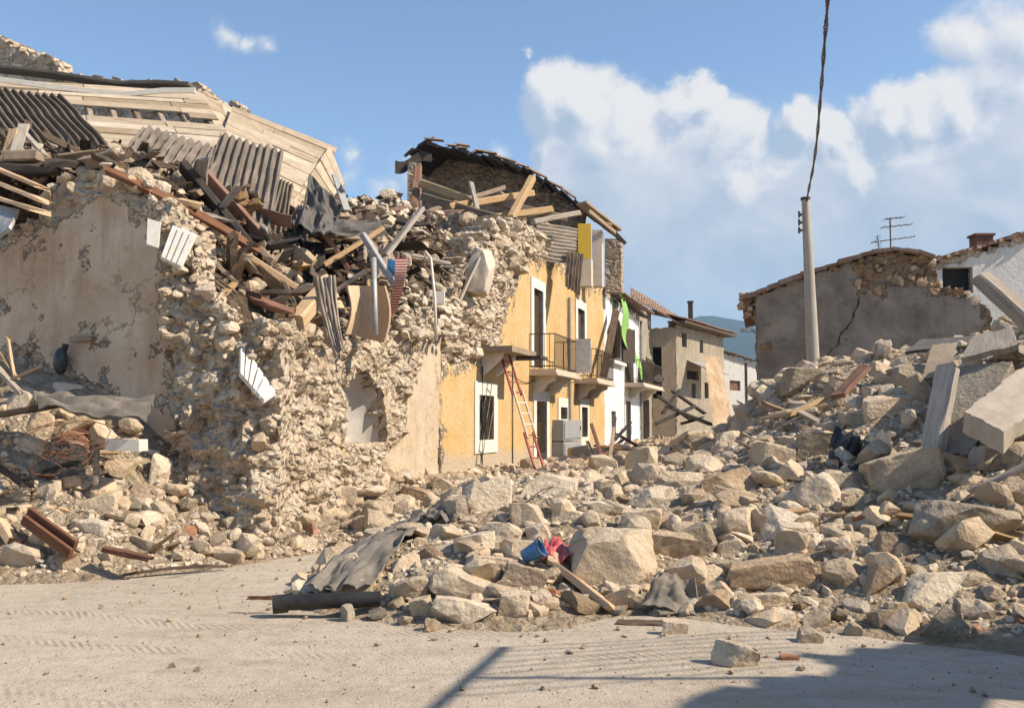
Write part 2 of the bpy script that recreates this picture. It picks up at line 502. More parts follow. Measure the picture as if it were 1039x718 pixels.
mat_plain('blue_plastic', (0.03, 0.17, 0.38), (0.10, 0.19, 0.30), 0.4)
mat_plain('red_plastic', (0.45, 0.05, 0.06), (0.55, 0.16, 0.16), 0.5)
mat_plain('black_plastic', (0.014, 0.014, 0.015), (0.03, 0.028, 0.026), 0.5)
mat_plain('roofing_felt', (0.075, 0.07, 0.066), (0.13, 0.115, 0.10), 0.85)
mat_plain('grey_felt', (0.22, 0.19, 0.155), (0.13, 0.11, 0.09), 0.9, 0, 4.0, 0.4)
mat_plain('tan_cloth', (0.36, 0.29, 0.215), (0.27, 0.215, 0.16), 0.95, 0, 8.0, 0.4)
mat_plain('yellow_paint', (0.66, 0.43, 0.03), (0.58, 0.36, 0.04), 0.6)
mat_plain('green_plastic', (0.27, 0.50, 0.10), (0.23, 0.42, 0.12), 0.55)
mat_plain('concrete', (0.44, 0.385, 0.315), (0.35, 0.295, 0.235), 0.95, 0, 3.0, 0.5, 0.15)
mat_plain('grey_rendered', (0.36, 0.345, 0.32), (0.29, 0.275, 0.25), 0.9)
mat_plain('niche_plaster', (0.45, 0.42, 0.38), (0.38, 0.345, 0.305), 0.9, 0, 3.0, 0.2)
mat_plain('rusty_plaster', (0.50, 0.39, 0.27), (0.31, 0.19, 0.10), 0.9, 0, 2.2, 0.5, 0.15)
mat_plain('black_cable', (0.02, 0.02, 0.02), (0.045, 0.04, 0.035), 0.6)
mat_plain('foam_yellow', (0.24, 0.135, 0.055), (0.15, 0.09, 0.045), 0.95, 0, 14, 0.8)
mat_plain('hill_forest', (0.022, 0.036, 0.028), (0.036, 0.05, 0.034), 0.95, 0, 0.01, 0.0)
mat_plain('plaster_chunk', (0.58, 0.50, 0.40), (0.48, 0.39, 0.30), 0.92, 0, 5.0, 0.6, 0.15)
mat_plain('wire_grey', (0.16, 0.14, 0.12), (0.10, 0.085, 0.07), 0.6, 0.5)


# ------------------------------------------------------------------ mesh builder
class MB:
    def __init__(self):
        self.v, self.f, self.u, self.mi = [], [], [], []

    def add(self, vs, fs, uv=None, mi=0):
        k = len(self.v)
        self.v.extend([tuple(p) for p in vs])
        self.u.extend(uv if uv is not None else [(0, 0, 0)] * len(vs))
        self.f.extend([tuple(i + k for i in f) for f in fs])
        self.mi.extend([mi] * len(fs))

    def box8(self, c, rnd=0.0, mi=0):
        """8 corners: bottom 4 (ccw) then top 4"""
        c = [Vector(p) for p in c]
        a, b_, d = (c[1] - c[0]), (c[3] - c[0]), (c[4] - c[0])
        L = [a.length, b_.length, d.length]
        i = L.index(max(L))
        uvs = []
        for k in range(8):
            fa = 1.0 if k % 4 in (1, 2) else 0.0
            fb = 1.0 if k % 4 in (2, 3) else 0.0
            fd = 1.0 if k >= 4 else 0.0
            q = [fa * L[0], fb * L[1], fd * L[2]]
            al = q[i]
            ac = sum(q[j] for j in range(3) if j != i)
            uvs.append((al, ac, rnd))
        self.add(c, [(0, 3, 2, 1), (4, 5, 6, 7), (0, 1, 5, 4), (1, 2, 6, 5), (2, 3, 7, 6), (3, 0, 4, 7)], uvs, mi)

    def box(self, o, x, y, z, rnd=0.0, mi=0):
        o, x, y, z = Vector(o), Vector(x), Vector(y), Vector(z)
        self.box8([o, o + x, o + x + y, o + y, o + z, o + x + z, o + x + y + z, o + y + z], rnd, mi)

    def beam(self, p0, p1, w, h, roll=0.0, seg=5, jit=0.0, broken=0.0, bow=0.0, rnd=None, mi=0, rng=RNG):
        p0, p1 = Vector(p0), Vector(p1)
        ax = (p1 - p0)
        L = ax.length
        ax.normalize()
        ref = Vector((0, 0, 1)) if abs(ax.z) < 0.95 else Vector((0, 1, 0))
        sx = ax.cross(ref).normalized()
        sz = sx.cross(ax).normalized()
        c_, s_ = math.cos(roll), math.sin(roll)
        X = sx * c_ + sz * s_
        Z = -sx * s_ + sz * c_
        ch = min(w, h) * 0.14
        prof = [(-w / 2 + ch, -h / 2), (w / 2 - ch, -h / 2), (w / 2, -h / 2 + ch), (w / 2, h / 2 - ch), (w / 2 - ch, h / 2), (-w / 2 + ch, h / 2), (-w / 2, h / 2 - ch), (-w / 2, -h / 2 + ch)]
        per = [0]
        for i in range(8):
            q0, q1 = prof[i], prof[(i + 1) % 8]
            per.append(per[-1] + math.hypot(q1[0] - q0[0], q1[1] - q0[1]))
        r = rng.random() if rnd is None else rnd
        vs, us, fs = [], [], []
        for k in range(seg + 1):
            t = k / seg
            cen = p0 + ax * (L * t) + Z * (bow * 4 * t * (1 - t))
            for i, (a, b_) in enumerate(prof):
                e = 0.0
                if k in (0, seg) and broken > 0:
                    e = rng.uniform(-1, 1) * broken
                j = Vector((rng.uniform(-1, 1), rng.uniform(-1, 1), rng.uniform(-1, 1))) * jit
                vs.append(cen + X * a + Z * b_ + ax * e + j)
                us.append((L * t, per[i], r))
        for k in range(seg):
            for i in range(8):
                a, b_ = k * 8 + i, k * 8 + (i + 1) % 8
                fs.append((a, b_, b_ + 8, a + 8))
        fs.append(tuple(range(7, -1, -1)))
        fs.append(tuple(seg * 8 + i for i in range(8)))
        self.add(vs, fs, us, mi)

    def tube(self, pts, r, n=8, r1=None, mi=0, cap=True):
        pts = [Vector(p) for p in pts]
        vs, us, fs = [], [], []
        al = 0.0
        prevX = None
        for k, p in enumerate(pts):
            d = (pts[min(k + 1, len(pts) - 1)] - pts[max(k - 1, 0)]).normalized()
            if prevX is None:
                ref = Vector((0, 0, 1)) if abs(d.z) < 0.9 else Vector((0, 1, 0))
                X = d.cross(ref).normalized()
            else:
                X = (prevX - d * prevX.dot(d)).normalized()
            prevX = X
            Y = d.cross(X)
            if k:
                al += (p - pts[k - 1]).length
            rr = r if r1 is None else r + (r1 - r) * k / (len(pts) - 1)
            for i in range(n):
                a = 2 * math.pi * i / n
                vs.append(p + X * (math.cos(a) * rr) + Y * (math.sin(a) * rr))
                us.append((al, rr * a, 0.3))
        for k in range(len(pts) - 1):
            for i in range(n):
                a, b_ = k * n + i, k * n + (i + 1) % n
                fs.append((a, a + n, b_ + n, b_))
        if cap:
            fs.append(tuple(range(n)))
            fs.append(tuple((len(pts) - 1) * n + i for i in reversed(range(n))))
        self.add(vs, fs, us, mi)

    def sheet(self, fn, nu, nv, th, mi=0, rnd=None, size=(1, 1), drop=None):
        """solid sheet over fn(u,v)->point ; thickness th along the local normal"""
        P_ = [[Vector(fn(i / nu, j / nv)) for j in range(nv + 1)] for i in range(nu + 1)]
        r = RNG.random() if rnd is None else rnd
        top, bot, us = [], [], []
        idx = {}
        for i in range(nu + 1):
            for j in range(nv + 1):
                du = P_[min(i + 1, nu)][j] - P_[max(i - 1, 0)][j]
                dv = P_[i][min(j + 1, nv)] - P_[i][max(j - 1, 0)]
                n = du.cross(dv)
                n = n.normalized() if n.length > 1e-9 else Vector((0, 0, 1))
                idx[i, j] = len(top)
                top.append(P_[i][j] + n * (th / 2))
                bot.append(P_[i][j] - n * (th / 2))
                us.append((j / nv * size[1], i / nu * size[0], r))
        N = len(top)
        fs = []
        cells = [(i, j) for i in range(nu) for j in range(nv) if not (drop and drop(i, j))]
        ec = {}
        for (i, j) in cells:
            q = (idx[i, j], idx[i + 1, j], idx[i + 1, j + 1], idx[i, j + 1])
            fs.append(q)
            fs.append(tuple(N + k for k in reversed(q)))
            for a, b_ in zip(q, q[1:] + q[:1]):
                ec[(a, b_)] = 1
        for (a, b_) in list(ec):
            if (b_, a) not in ec:
                fs.append((b_, a, N + a, N + b_))
        self.add(top + bot, fs, us + us, mi)

    def poly(self, pts, thick, mi=0, rnd=0.0):
        """extruded planar polygon: pts ccw seen from outside, thick = vector inwards"""
        n = len(pts)
        pts = [Vector(p) for p in pts]
        T = Vector(thick)
        o = pts[0]
        ax = (pts[1] - pts[0]).normalized()
        us = [((p - o).dot(ax), (p - o).length, rnd) for p in pts]
        fs = [tuple(range(n)), tuple(n + i for i in reversed(range(n)))]
        for i in range(n):
            j = (i + 1) % n
            fs.append((j, i, n + i, n + j))
        self.add(pts + [p + T for p in pts], fs, us + us, mi)

    def obj(self, name, mats, parent=None, smooth=None, loc=None):
        V = np.array(self.v, dtype=np.float64)
        return np_obj(name, V, self.f, self.u, mats, parent, smooth, self.mi, loc)


ROOTLOC = {}


def np_obj(name, V, F, U, mats, parent=None, smooth=None, mi=None, loc=None):
    me = bpy.data.meshes.new(name)
    o = bpy.data.objects.new(name, me)
    if parent is not None:
        base = ROOTLOC[parent.name]
        o.parent = parent
        ROOTLOC[o.name] = base
    else:
        if loc is None:
            mn, mx = V.min(0), V.max(0)
            base = np.array([(mn[0] + mx[0]) / 2, (mn[1] + mx[1]) / 2, mn[2]])
        else:
            base = np.array(loc, dtype=float)
        o.location = base
        ROOTLOC[o.name] = base
    me.from_pydata((V - base).tolist() if not isinstance(F, np.ndarray) else [tuple(p) for p in (V - base)], [], F if not isinstance(F, np.ndarray) else F.tolist())
    if U is not None:
        a = me.attributes.new('uvw', 'FLOAT_VECTOR', 'POINT')
        a.data.foreach_set('vector', np.array(U, dtype=np.float32).ravel())
    for m in (mats if isinstance(mats, (list, tuple)) else [mats]):
        me.materials.append(MATS[m] if isinstance(m, str) else m)
    if mi is not None and len(set(mi)) > 1:
        me.polygons.foreach_set('material_index', np.array(mi, dtype=np.int32))
    if smooth:
        me.polygons.foreach_set('use_smooth', np.ones(len(me.polygons), dtype=bool))
        if smooth is not True:
            me.set_sharp_from_angle(angle=R(smooth))
    me.update()
    COL.objects.link(o)
    return o


def empty(name, loc):
    o = bpy.data.objects.new(name, None)
    o.location = loc
    o.empty_display_size = 0.3
    COL.objects.link(o)
    ROOTLOC[o.name] = np.array(loc, dtype=float)
    return o


def tag(o, label, cat, group=None):
    o['label'] = label
    o['category'] = cat
    if group:
        o['group'] = group
    return o


def kind(o, k):
    o['kind'] = k
    return o


def fbm(p, s=1.0, oct_=4, H=0.9):
    return mnoise.fractal(Vector(p) * s, H, 2.0, oct_)


# ------------------------------------------------------------------ heightfields (thin plate through known points)
class Field:
    def __init__(self, pts, cap=None):
        self.c = np.array([(p[0], p[1]) for p in pts])
        z = np.array([p[2] for p in pts])
        n = len(pts)
        K = self.k(self.c, self.c) + np.eye(n) * 0.25
        A = np.zeros((n + 3, n + 3))
        A[:n, :n] = K
        A[:n, n] = 1
        A[:n, n + 1:] = self.c
        A[n, :n] = 1
        A[n + 1:, :n] = self.c.T
        self.w = np.linalg.solve(A, np.concatenate([z, np.zeros(3)]))

    def k(self, a, b_):
        d2 = ((a[:, None, :] - b_[None, :, :]) ** 2).sum(2) + 1e-9
        return np.sqrt(d2) * d2 ** 0.0 * d2 ** 0.0 if False else 0.5 * d2 * np.log(d2)

    def many(self, xy):
        xy = np.asarray(xy, dtype=float)
        n = len(self.c)
        out = np.empty(len(xy))
        for i in range(0, len(xy), 4000):
            q = xy[i:i + 4000]
            out[i:i + 4000] = self.k(q, self.c) @ self.w[:n] + self.w[n] + q @ self.w[n + 1:]
        return out

    def __call__(self, x, y):
        return float(self.many([(x, y)])[0])


def cp(px, py, d):
    p = P(px, py, d)
    return (p.x, p.y, p.z)


def g0(px, py, z=0.0):
    p = G(px, py, z)
    return (p.x, p.y, p.z)


ctrl = [g0(1100, 672), g0(1039, 655), g0(960, 648), g0(880, 640), g0(800, 637), g0(720, 630), g0(660, 622), g0(600, 618), g0(540, 632), g0(480, 634),
        g0(420, 630), g0(370, 622), g0(310, 612), g0(290, 600), g0(320, 584), g0(345, 570),
        g0(0, 588), g0(60, 588), g0(120, 583), g0(180, 580), g0(230, 575), g0(280, 568), g0(320, 560), (-9, 10.3, 0),
        (-4, 9, -.3), (-6, 7, -.4), (0, 6, -.4), (3, 5, -.4), (6, 4, -.3), (-2.5, 10.5, -.12), (-8, 9, -.3), (9, 3, -.2),
        # central tongue and front face
        cp(350, 578, 10.2), cp(400, 558, 10.2), cp(450, 545, 10.6), cp(520, 535, 11.2), cp(480, 505, 12.6), cp(560, 548, 11), cp(500, 580, 9.6), cp(440, 585, 9.6),
        cp(570, 585, 9.8), cp(650, 575, 9.9), cp(720, 575, 10),
        cp(650, 520, 11.6), cp(700, 545, 10.6), cp(760, 522, 11), cp(850, 522, 10.6), cp(950, 555, 9.5), cp(1035, 560, 9.2), cp(800, 575, 9.7), cp(880, 585, 9.3),
        cp(700, 482, 13.6), cp(780, 462, 13.3), cp(850, 462, 12.4), cp(910, 478, 11.5), cp(1000, 445, 11.5), cp(1050, 425, 11.2),
        cp(755, 408, 18.2), cp(734, 456, 17.6), cp(722, 458, 18.5), cp(742, 458, 15.8), cp(732, 452, 20.5), cp(800, 394, 17), cp(830, 390, 16.4), cp(870, 392, 15.8), cp(930, 380, 14.4), cp(1000, 352, 13.4), cp(1045, 345, 13), cp(1150, 330, 12.5), cp(1250, 400, 10.5), cp(1150, 480, 10),
        (7, 24, 1.4), (10, 22, 1.5), (12, 17, 2), (13, 28, .8), (8, 30, .8), (14, 12, 1.6), (12, 38, .6), (18, 24, .6),
        # street
        cp(650, 467, 27), cp(600, 472, 24), cp(560, 487, 20.5), cp(700, 452, 28), cp(718, 448, 23), cp(690, 445, 40), cp(640, 475, 22), cp(560, 507, 16), cp(620, 490, 17.5),
        cp(520, 492, 20), cp(470, 492, 19.5), cp(440, 500, 17), cp(390, 505, 16.2), cp(335, 525, 14.8), cp(370, 545, 13.5), cp(420, 520, 14.5),
        (2, 30, .7), (5, 40, .75), (8, 48, .7), (12, 55, .6), (14, 45, .8), (0, 24, .6),
        # left side
        cp(190, 515, 12.8), cp(240, 505, 13.2), cp(280, 500, 14), cp(310, 510, 14.6), cp(60, 525, 12), cp(0, 525, 11.8), cp(110, 485, 12.6), cp(30, 445, 12.7), cp(-60, 415, 12.8), cp(0, 405, 13.2), cp(150, 478, 12.9),
        cp(240, 470, 13.6), cp(300, 470, 14.9), cp(345, 478, 16)]
ctrl = [c for c in ctrl]
HF = Field(ctrl)


def Hn(x, y):
    return 0.10 * fbm((x, y, 3.1), 0.9, 4) + 0.05 * fbm((x, y, 9.7), 3.0, 3)


def Hh(x, y):
    h = HF(x, y)
    k = min(1.0, max(0.0, (h + 0.05) / 0.3))
    return h + Hn(x, y) * k


def hit(px, py, H=None, d0=5.0, d1=60.0, step=0.06):
    H = H or HF
    ds = np.arange(d0, d1, step)
    v = ray(px, py)
    xs = v.x / v.y * ds
    zs = CAM_H + v.z / v.y * ds
    h = np.maximum(H.many(np.stack([xs, ds], 1)), 0.0 if H is HF else -99)
    w = np.nonzero(zs <= h)[0]
    if len(w) == 0:
        return None
    i = w[0]
    return Vector((xs[i], ds[i], h[i]))


def field_mesh(name, H, x0, x1, y0, y1, step, mat, keep, amp=1.0, noise_fn=Hn):
    xs = np.arange(x0, x1, step)
    ys = np.arange(y0, y1, step)
    XX, YY = np.meshgrid(xs, ys, indexing='ij')
    Z = H.many(np.stack([XX.ravel(), YY.ravel()], 1)).reshape(XX.shape)
    idx = -np.ones(XX.shape, dtype=int)
    V, F = [], []
    ok = keep(XX, YY, Z)
    for i in range(len(xs)):
        for j in range(len(ys)):
            if ok[i, j]:
                idx[i, j] = len(V)
                h = Z[i, j]
                k = min(1.0, max(0.0, (h + 0.05) / 0.3)) if amp == 1.0 else amp
                V.append((xs[i], ys[j], h + noise_fn(xs[i], ys[j]) * k))
    for i in range(len(xs) - 1):
        for j in range(len(ys) - 1):
            q = (idx[i, j], idx[i + 1, j], idx[i + 1, j + 1], idx[i, j + 1])
            if min(q) >= 0:
                F.append(q)
    return np_obj(name, np.array(V), F, None, mat, smooth=True, loc=(0, 0, 0))


# ------------------------------------------------------------------ ground, hill
def ground():
    xs = np.unique(np.concatenate([[-6000, -2500, -900, -300, -120, -50, -25], np.arange(-14, 14.01, 0.25), [18, 25, 50, 120, 300, 900, 2500, 6000]]))
    ys = np.unique(np.concatenate([[-6000, -2000, -500, -120, -40, -15], np.arange(-4, 16.01, 0.25), [18, 22, 30, 45, 80, 150, 400, 1200, 3000, 7000]]))
    V, F = [], []
    for x in xs:
        for y in ys:
            near = abs(x) < 13 and -3 < y < 15
            V.append((x, y, (0.035 * fbm((x, y, 0.3), 0.5, 3) - 0.01) if near else -0.02))
    n = len(ys)
    for i in range(len(xs) - 1):
        for j in range(n - 1):
            F.append((i * n + j, (i + 1) * n + j, (i + 1) * n + j + 1, i * n + j + 1))
    return kind(np_obj('ground', np.array(V), F, None, 'dusty_road', smooth=True, loc=(0, 0, 0)), 'structure')


ground()


def hill():
    xs = np.linspace(-900, 2600, 90)
    V, F = [], []
    rows = 14
    for i, x in enumerate(xs):
        c = 268 + 14 * math.exp(-((x - 900) / 500) ** 2) - 130 * max(0, (480 - x) / 480) + 8 * fbm((x, 0, 0), 0.004, 5)
        for j in range(rows):
            t = j / (rows - 1)
            y = 1900 + 1300 * t
            prof = math.sin(min(1, t / 0.62) * math.pi / 2) if t < 0.62 else math.cos((t - 0.62) / 0.38 * math.pi / 2)
            V.append((x, y, max(-1, c * prof * (1 + 0.12 * fbm((x, y, 5), 0.006, 5)) - 1)))
    for i in range(len(xs) - 1):
        for j in range(rows - 1):
            F.append((i * rows + j, (i + 1) * rows + j, (i + 1) * rows + j + 1, i * rows + j + 1))
    return kind(np_obj('hill', np.array(V), F, None, 'hill_forest', smooth=True, loc=(0, 1900, 0)), 'structure')


hill()

hz_m = bpy.data.materials.new('haze')
hz_m.use_nodes = True
ht = NT(hz_m.node_tree)
hz_m.node_tree.nodes.clear()
hv = ht.n('ShaderNodeVolumePrincipled', {'Color': (0.42, 0.70, 1.0), 'Density': 0.00017})
ht.n('ShaderNodeOutputMaterial', {'Volume': hv.outputs[0]})
MATS['haze'] = hz_m
mb_v = [(-3000, -200, -1.5), (3500, -200, -1.5), (3500, 3600, -1.5), (-3000, 3600, -1.5), (-3000, -200, 420), (3500, -200, 420), (3500, 3600, 420), (-3000, 3600, 420)]
HAZE_F = [(0, 3, 2, 1), (4, 5, 6, 7), (0, 1, 5, 4), (1, 2, 6, 5), (2, 3, 7, 6), (3, 0, 4, 7)]
kind(np_obj('haze', np.array(mb_v, dtype=float), HAZE_F, None, 'haze', loc=(0, 0, 0)), 'stuff')

heap = field_mesh('rubble_heap', HF, -11, 15, 5.5, 52, 0.13, 'rubble_earth', lambda X, Y, Z: (Z > -0.08), noise_fn=lambda x, y: Hn(x, y) + .06)
kind(heap, 'stuff')



# ------------------------------------------------------------------ walls
class Plane:
    def __init__(self, ax, ay, ux, uy):
        self.A = Vector((ax, ay, 0))
        self.u = Vector((ux, uy, 0)).normalized()
        self.n = self.u.cross(Vector((0, 0, 1)))

    def sz(self, px, py):
        v = ray(px, py)
        c = Vector((0, 0, CAM_H))
        t = (self.A - c).dot(self.n) / v.dot(self.n)
        p = c + v * t
        return (p - self.A).dot(self.u), p.z

    def s(self, px, py=430):
        return self.sz(px, py)[0]

    def pt(self, s, z, d=0.0):
        """d > 0 goes into the building"""
        return self.A + self.u * s + Vector((0, 0, z)) - self.n * d


def seg_dist(p, a, b_):
    ax, ay = a
    bx, by = b_
    dx, dy = bx - ax, by - ay
    t = max(0, min(1, ((p[0] - ax) * dx + (p[1] - ay) * dy) / (dx * dx + dy * dy + 1e-12)))
    return math.hypot(p[0] - ax - t * dx, p[1] - ay - t * dy)


def poly_sd(p, poly):
    """signed distance, positive inside"""
    ins = False
    d = 1e9
    n = len(poly)
    for i in range(n):
        a, b_ = poly[i], poly[(i + 1) % n]
        d = min(d, seg_dist(p, a, b_))
        if (a[1] > p[1]) != (b_[1] > p[1]):
            if p[0] < (b_[0] - a[0]) * (p[1] - a[1]) / (b_[1] - a[1]) + a[0]:
                ins = not ins
    return d if ins else -d


def interp(pts):
    xs = [p[0] for p in pts]
    ys = [p[1] for p in pts]
    return lambda s: float(np.interp(s, xs, ys))


def grid_axis(a, b_, cell, marks):
    xs = list(np.arange(a, b_, cell)) + [b_]
    xs = [x for x in xs if all(abs(x - m) > cell * 0.35 for m in marks)]
    return sorted(set(xs + [m for m in marks if a < m < b_]))


def wall(name, pl, s0, s1, z0, top, mat, parent=None, opens=(), cell=0.12, thick=0.5, plaster=None, disp=0.10, rag=0.15, left=None, right=None, bulge=None, seed=0):
    """ragged masonry wall; top(s) gives its height; opens are (s0,z0,s1,z1[,'arch']); plaster(s,z) 0..1; right(z)/left(z) give ragged end positions"""
    rng = random.Random(seed * 77 + 5)
    zmax = max(top(s) for s in np.linspace(s0, s1, 200)) + rag
    S = grid_axis(s0, s1, cell, [o[0] for o in opens] + [o[2] for o in opens])
    Z = grid_axis(z0, zmax, cell, [o[1] for o in opens] + [o[3] for o in opens])
    nz = len(Z)
    tj = {}

    def jag(a, k):
        q = (int(math.floor(a / 0.27)), k)
        if q not in tj:
            tj[q] = rng.uniform(-1, 1) * rag
        return tj[q]

    def keep(s, z):
        if z > top(s) + jag(s, 0):
            return False
        if right and s > right(z) + jag(z, 1):
            return False
        if left and s < left(z) + jag(z, 2):
            return False
        for o in opens:
            if o[0] < s < o[2] and o[1] < z < o[3]:
                if len(o) > 4:
                    r = (o[2] - o[0]) / 2
                    if z > o[3] - r and math.hypot(s - (o[0] + o[2]) / 2, (z - (o[3] - r))) > r + jag(z * 2, 3) * 0.4:
                        continue
                return False
        return True
    om = set(round(x, 4) for o in opens for x in (o[0], o[2]))
    zm = set(round(x, 4) for o in opens for x in (o[1], o[3]))
    cells = [(i, j) for i in range(len(S) - 1) for j in range(nz - 1) if keep((S[i] + S[i + 1]) / 2, (Z[j] + Z[j + 1]) / 2)]
    idx, V, Uv = {}, [], []
    cnt = {}
    for (i, j) in cells:
        for k in ((i, j), (i + 1, j), (i + 1, j + 1), (i, j + 1)):
            cnt[k] = cnt.get(k, 0) + 1
    for k, c in cnt.items():
        s, z = S[k[0]], Z[k[1]]
        p_ = 0.0 if plaster is None else max(0.0, min(1.0, plaster(s, z)))
        rough = 1.0 - min(1.0, max(0.0, (p_ - 0.35) / 0.2))
        if c < 4 and z > z0 + 1e-6 and not (round(s, 4) in om and len(opens[0]) < 5) and not round(z, 4) in zm:
            s += rng.uniform(-.4, .4) * cell
            z += rng.uniform(-.4, .4) * cell
        q = pl.pt(s, z)
        dd = disp * rough * (fbm(q, 3.2, 5) * 0.8 + 0.6 * (0.5 - mnoise.voronoi(q * 5.2)[0][0])) + 0.02 * rough - 0.014 * fbm(q, 1.3, 4)
        if bulge:
            dd += bulge(s, z)
        idx[k] = len(V)
        V.append(tuple(pl.pt(s, z, -dd)))
        Uv.append((s, z, p_))
    n = len(V)
    for k in list(idx):
        v = V[idx[k]]
        s, z, p_ = Uv[idx[k]]
        q = pl.pt(s, z, thick)
        V.append((q.x, q.y, q.z))
        Uv.append((s, z, 0.0))
    F = []
    edges = {}
    for (i, j) in cells:
        q = (idx[i, j], idx[i + 1, j], idx[i + 1, j + 1], idx[i, j + 1])
        F.append(q)
        F.append(tuple(n + a for a in reversed(q)))
        for a, b_ in zip(q, q[1:] + q[:1]):
            edges[(a, b_)] = 1
    for (a, b_) in list(edges):
        if (b_, a) not in edges:
            F.append((b_, a, n + a, n + b_))
    return np_obj(name, np.array(V), F, Uv, mat, parent, smooth=40)


ST_U = (0.2803, 0.9599)
STREET = Plane(-1.46, 20.0, *ST_U)


def cross_plane(d):
    """plane across the street line, at depth d on it, facing the camera"""
    x = -1.46 + 0.292 * (d - 20)
    return Plane(x, d, 0.9599, -0.2803)


# ------------------------------------------------------------------ loose rocks
ICO = {}


def ico(sub):
    if sub not in ICO:
        bm = bmesh.new()
        bmesh.ops.create_icosphere(bm, subdivisions=sub, radius=1.0)
        bm.verts.ensure_lookup_table()
        ICO[sub] = (np.array([v.co[:] for v in bm.verts]), np.array([[v.index for v in f.verts] for f in bm.faces]))
        bm.free()
    return ICO[sub]


def rock_unit(seed, sub=4, cuts=11, rough=0.05, block=0.0, cmin=0.40):
    rs = np.random.RandomState(seed)
    V, F = ico(sub)
    V = V.copy()
    if block > 0:
        jit = rs.uniform(-0.18, 0.18, (6, 3))
        for k, ax in enumerate(((1, 0, 0), (-1, 0, 0), (0, 1, 0), (0, -1, 0), (0, 0, 1), (0, 0, -1))):
            nrm = np.array(ax) + jit[k]
            nrm /= np.linalg.norm(nrm)
            d = 0.56 + 0.10 * rs.rand()
            q = V @ nrm
            V -= np.maximum(q - d, 0)[:, None] * nrm * (0.85 + 0.15 * block)
    for k in range(cuts):
        nrm = rs.normal(size=3)
        nrm /= np.linalg.norm(nrm)
        d = rs.uniform(cmin, 0.80)
        q = V @ nrm
        V -= np.maximum(q - d, 0)[:, None] * nrm
    V -= (V.max(0) + V.min(0)) / 2
    V /= (V.max(0) - V.min(0))
    if rough > 0 and sub >= 3:
        o = rs.uniform(-50, 50, 3)
        dn = V / (np.linalg.norm(V, axis=1)[:, None] + 1e-9)
        f = np.array([mnoise.fractal(Vector(p * 3.0 + o), 0.75, 2.1, 6) for p in V])
        V = V + dn * (f * rough)[:, None]
    return V, F


ROCKLIB = {}


def rock_lib(i):
    if i not in ROCKLIB:
        kind_ = i % 4
        ROCKLIB[i] = rock_unit(100 + i, 4, cuts=(8, 13, 5, 11)[kind_], rough=0.03, block=(0.0, 0.0, 0.9, 0.4)[kind_])
    return ROCKLIB[i]


ROCK_MESH = {}


def rock_mesh(i, mat):
    k = (i, mat)
    if k not in ROCK_MESH:
        V, F = rock_lib(i)
        me = bpy.data.meshes.new('stone')
        me.from_pydata([tuple(p) for p in V], [], F.tolist())
        me.materials.append(MATS[mat])
        me.polygons.foreach_set('use_smooth', np.ones(len(me.polygons), dtype=bool))
        me.set_sharp_from_angle(angle=R(24))
        ROCK_MESH[k] = me
    return ROCK_MESH[k]


def rot_np(rs):
    q = rs.normal(size=4)
    q /= np.linalg.norm(q)
    w, x, y, z = q
    return np.array([[1 - 2 * (y * y + z * z), 2 * (x * y - z * w), 2 * (x * z + y * w)],
                     [2 * (x * y + z * w), 1 - 2 * (x * x + z * z), 2 * (y * z - x * w)],
                     [2 * (x * z - y * w), 2 * (y * z + x * w), 1 - 2 * (x * x + y * y)]])


def merged_rocks(name, items, mat, seed, parent=None, sub=1, k='stuff', course=False):
    """items: (x,y,z,size,flat) -> ONE mesh"""
    rs = np.random.RandomState(seed)
    libs = [rock_unit(500 + i + sub * 50, sub, cuts=8, rough=0, block=0.7 * (i % 3 == 0)) for i in range(14)]
    Vs, Fs, Us = [], [], []
    k0 = 0
    for (x, y, z, s, fl) in items:
        V, F = libs[rs.randint(len(libs))]
        sc = s * np.array([rs.uniform(.8, 1.35), rs.uniform(.7, 1.1), rs.uniform(.45, .9)])
        Rm = rot_np(rs)
        if course:
            sc = s * np.array([rs.uniform(.9, 1.6), rs.uniform(.9, 1.3), rs.uniform(.55, .95)])
            t_ = rs.uniform(0, 6.28)
            tx, ty = rs.normal(0, .35), rs.normal(0, .35)
            Rz = np.array([[math.cos(t_), -math.sin(t_), 0], [math.sin(t_), math.cos(t_), 0], [0, 0, 1]])
            Rx = np.array([[1, 0, tx], [0, 1, ty], [-tx, -ty, 1]])
            Rm = Rx @ Rz
        W_ = (V * sc) @ Rm.T
        if fl != 1:
            W_[:, 2] *= fl
        W_ = W_ + np.array([x, y, z])
        Vs.append(W_)
        Fs.append(F + k0)
        u = np.zeros((len(V), 3))
        u[:, 2] = rs.rand()
        Us.append(u)
        k0 += len(V)
    V = np.concatenate(Vs)
    F = np.concatenate(Fs)
    U = np.concatenate(Us)
    o = np_obj(name, V, F, U, mat, parent, loc=(0, 0, 0) if parent is None else None)
    if k:
        kind(o, k)
    return o


# ================================================================== RUINED HOUSE (left)
RH = empty('ruined_house', (-4.2, 14.5, 0))
tag(RH, 'roofless collapsed stone house on the left with sagging board roof deck and arched niche', 'house')

# street wall stub with the arched niche: along the street line from d=13.2 to d=20
s_a = -7.05


def sw_top():
    pts = []
    for (px, py) in [(258, 322), (290, 331), (320, 336), (350, 340), (375, 338), (400, 325), (420, 312), (436, 318), (447, 330)]:
        s, z = STREET.sz(px, py)
        pts.append((s, z))
    return interp(sorted(pts))


nic = (STREET.s(345), STREET.sz(366, 449)[1], STREET.s(387), STREET.sz(366, 373)[1], 'arch')
cream_poly = [STREET.sz(*p) for p in [(372, 488), (384, 462), (405, 445), (415, 400), (430, 352), (447, 345), (460, 345), (460, 520), (372, 520)]]


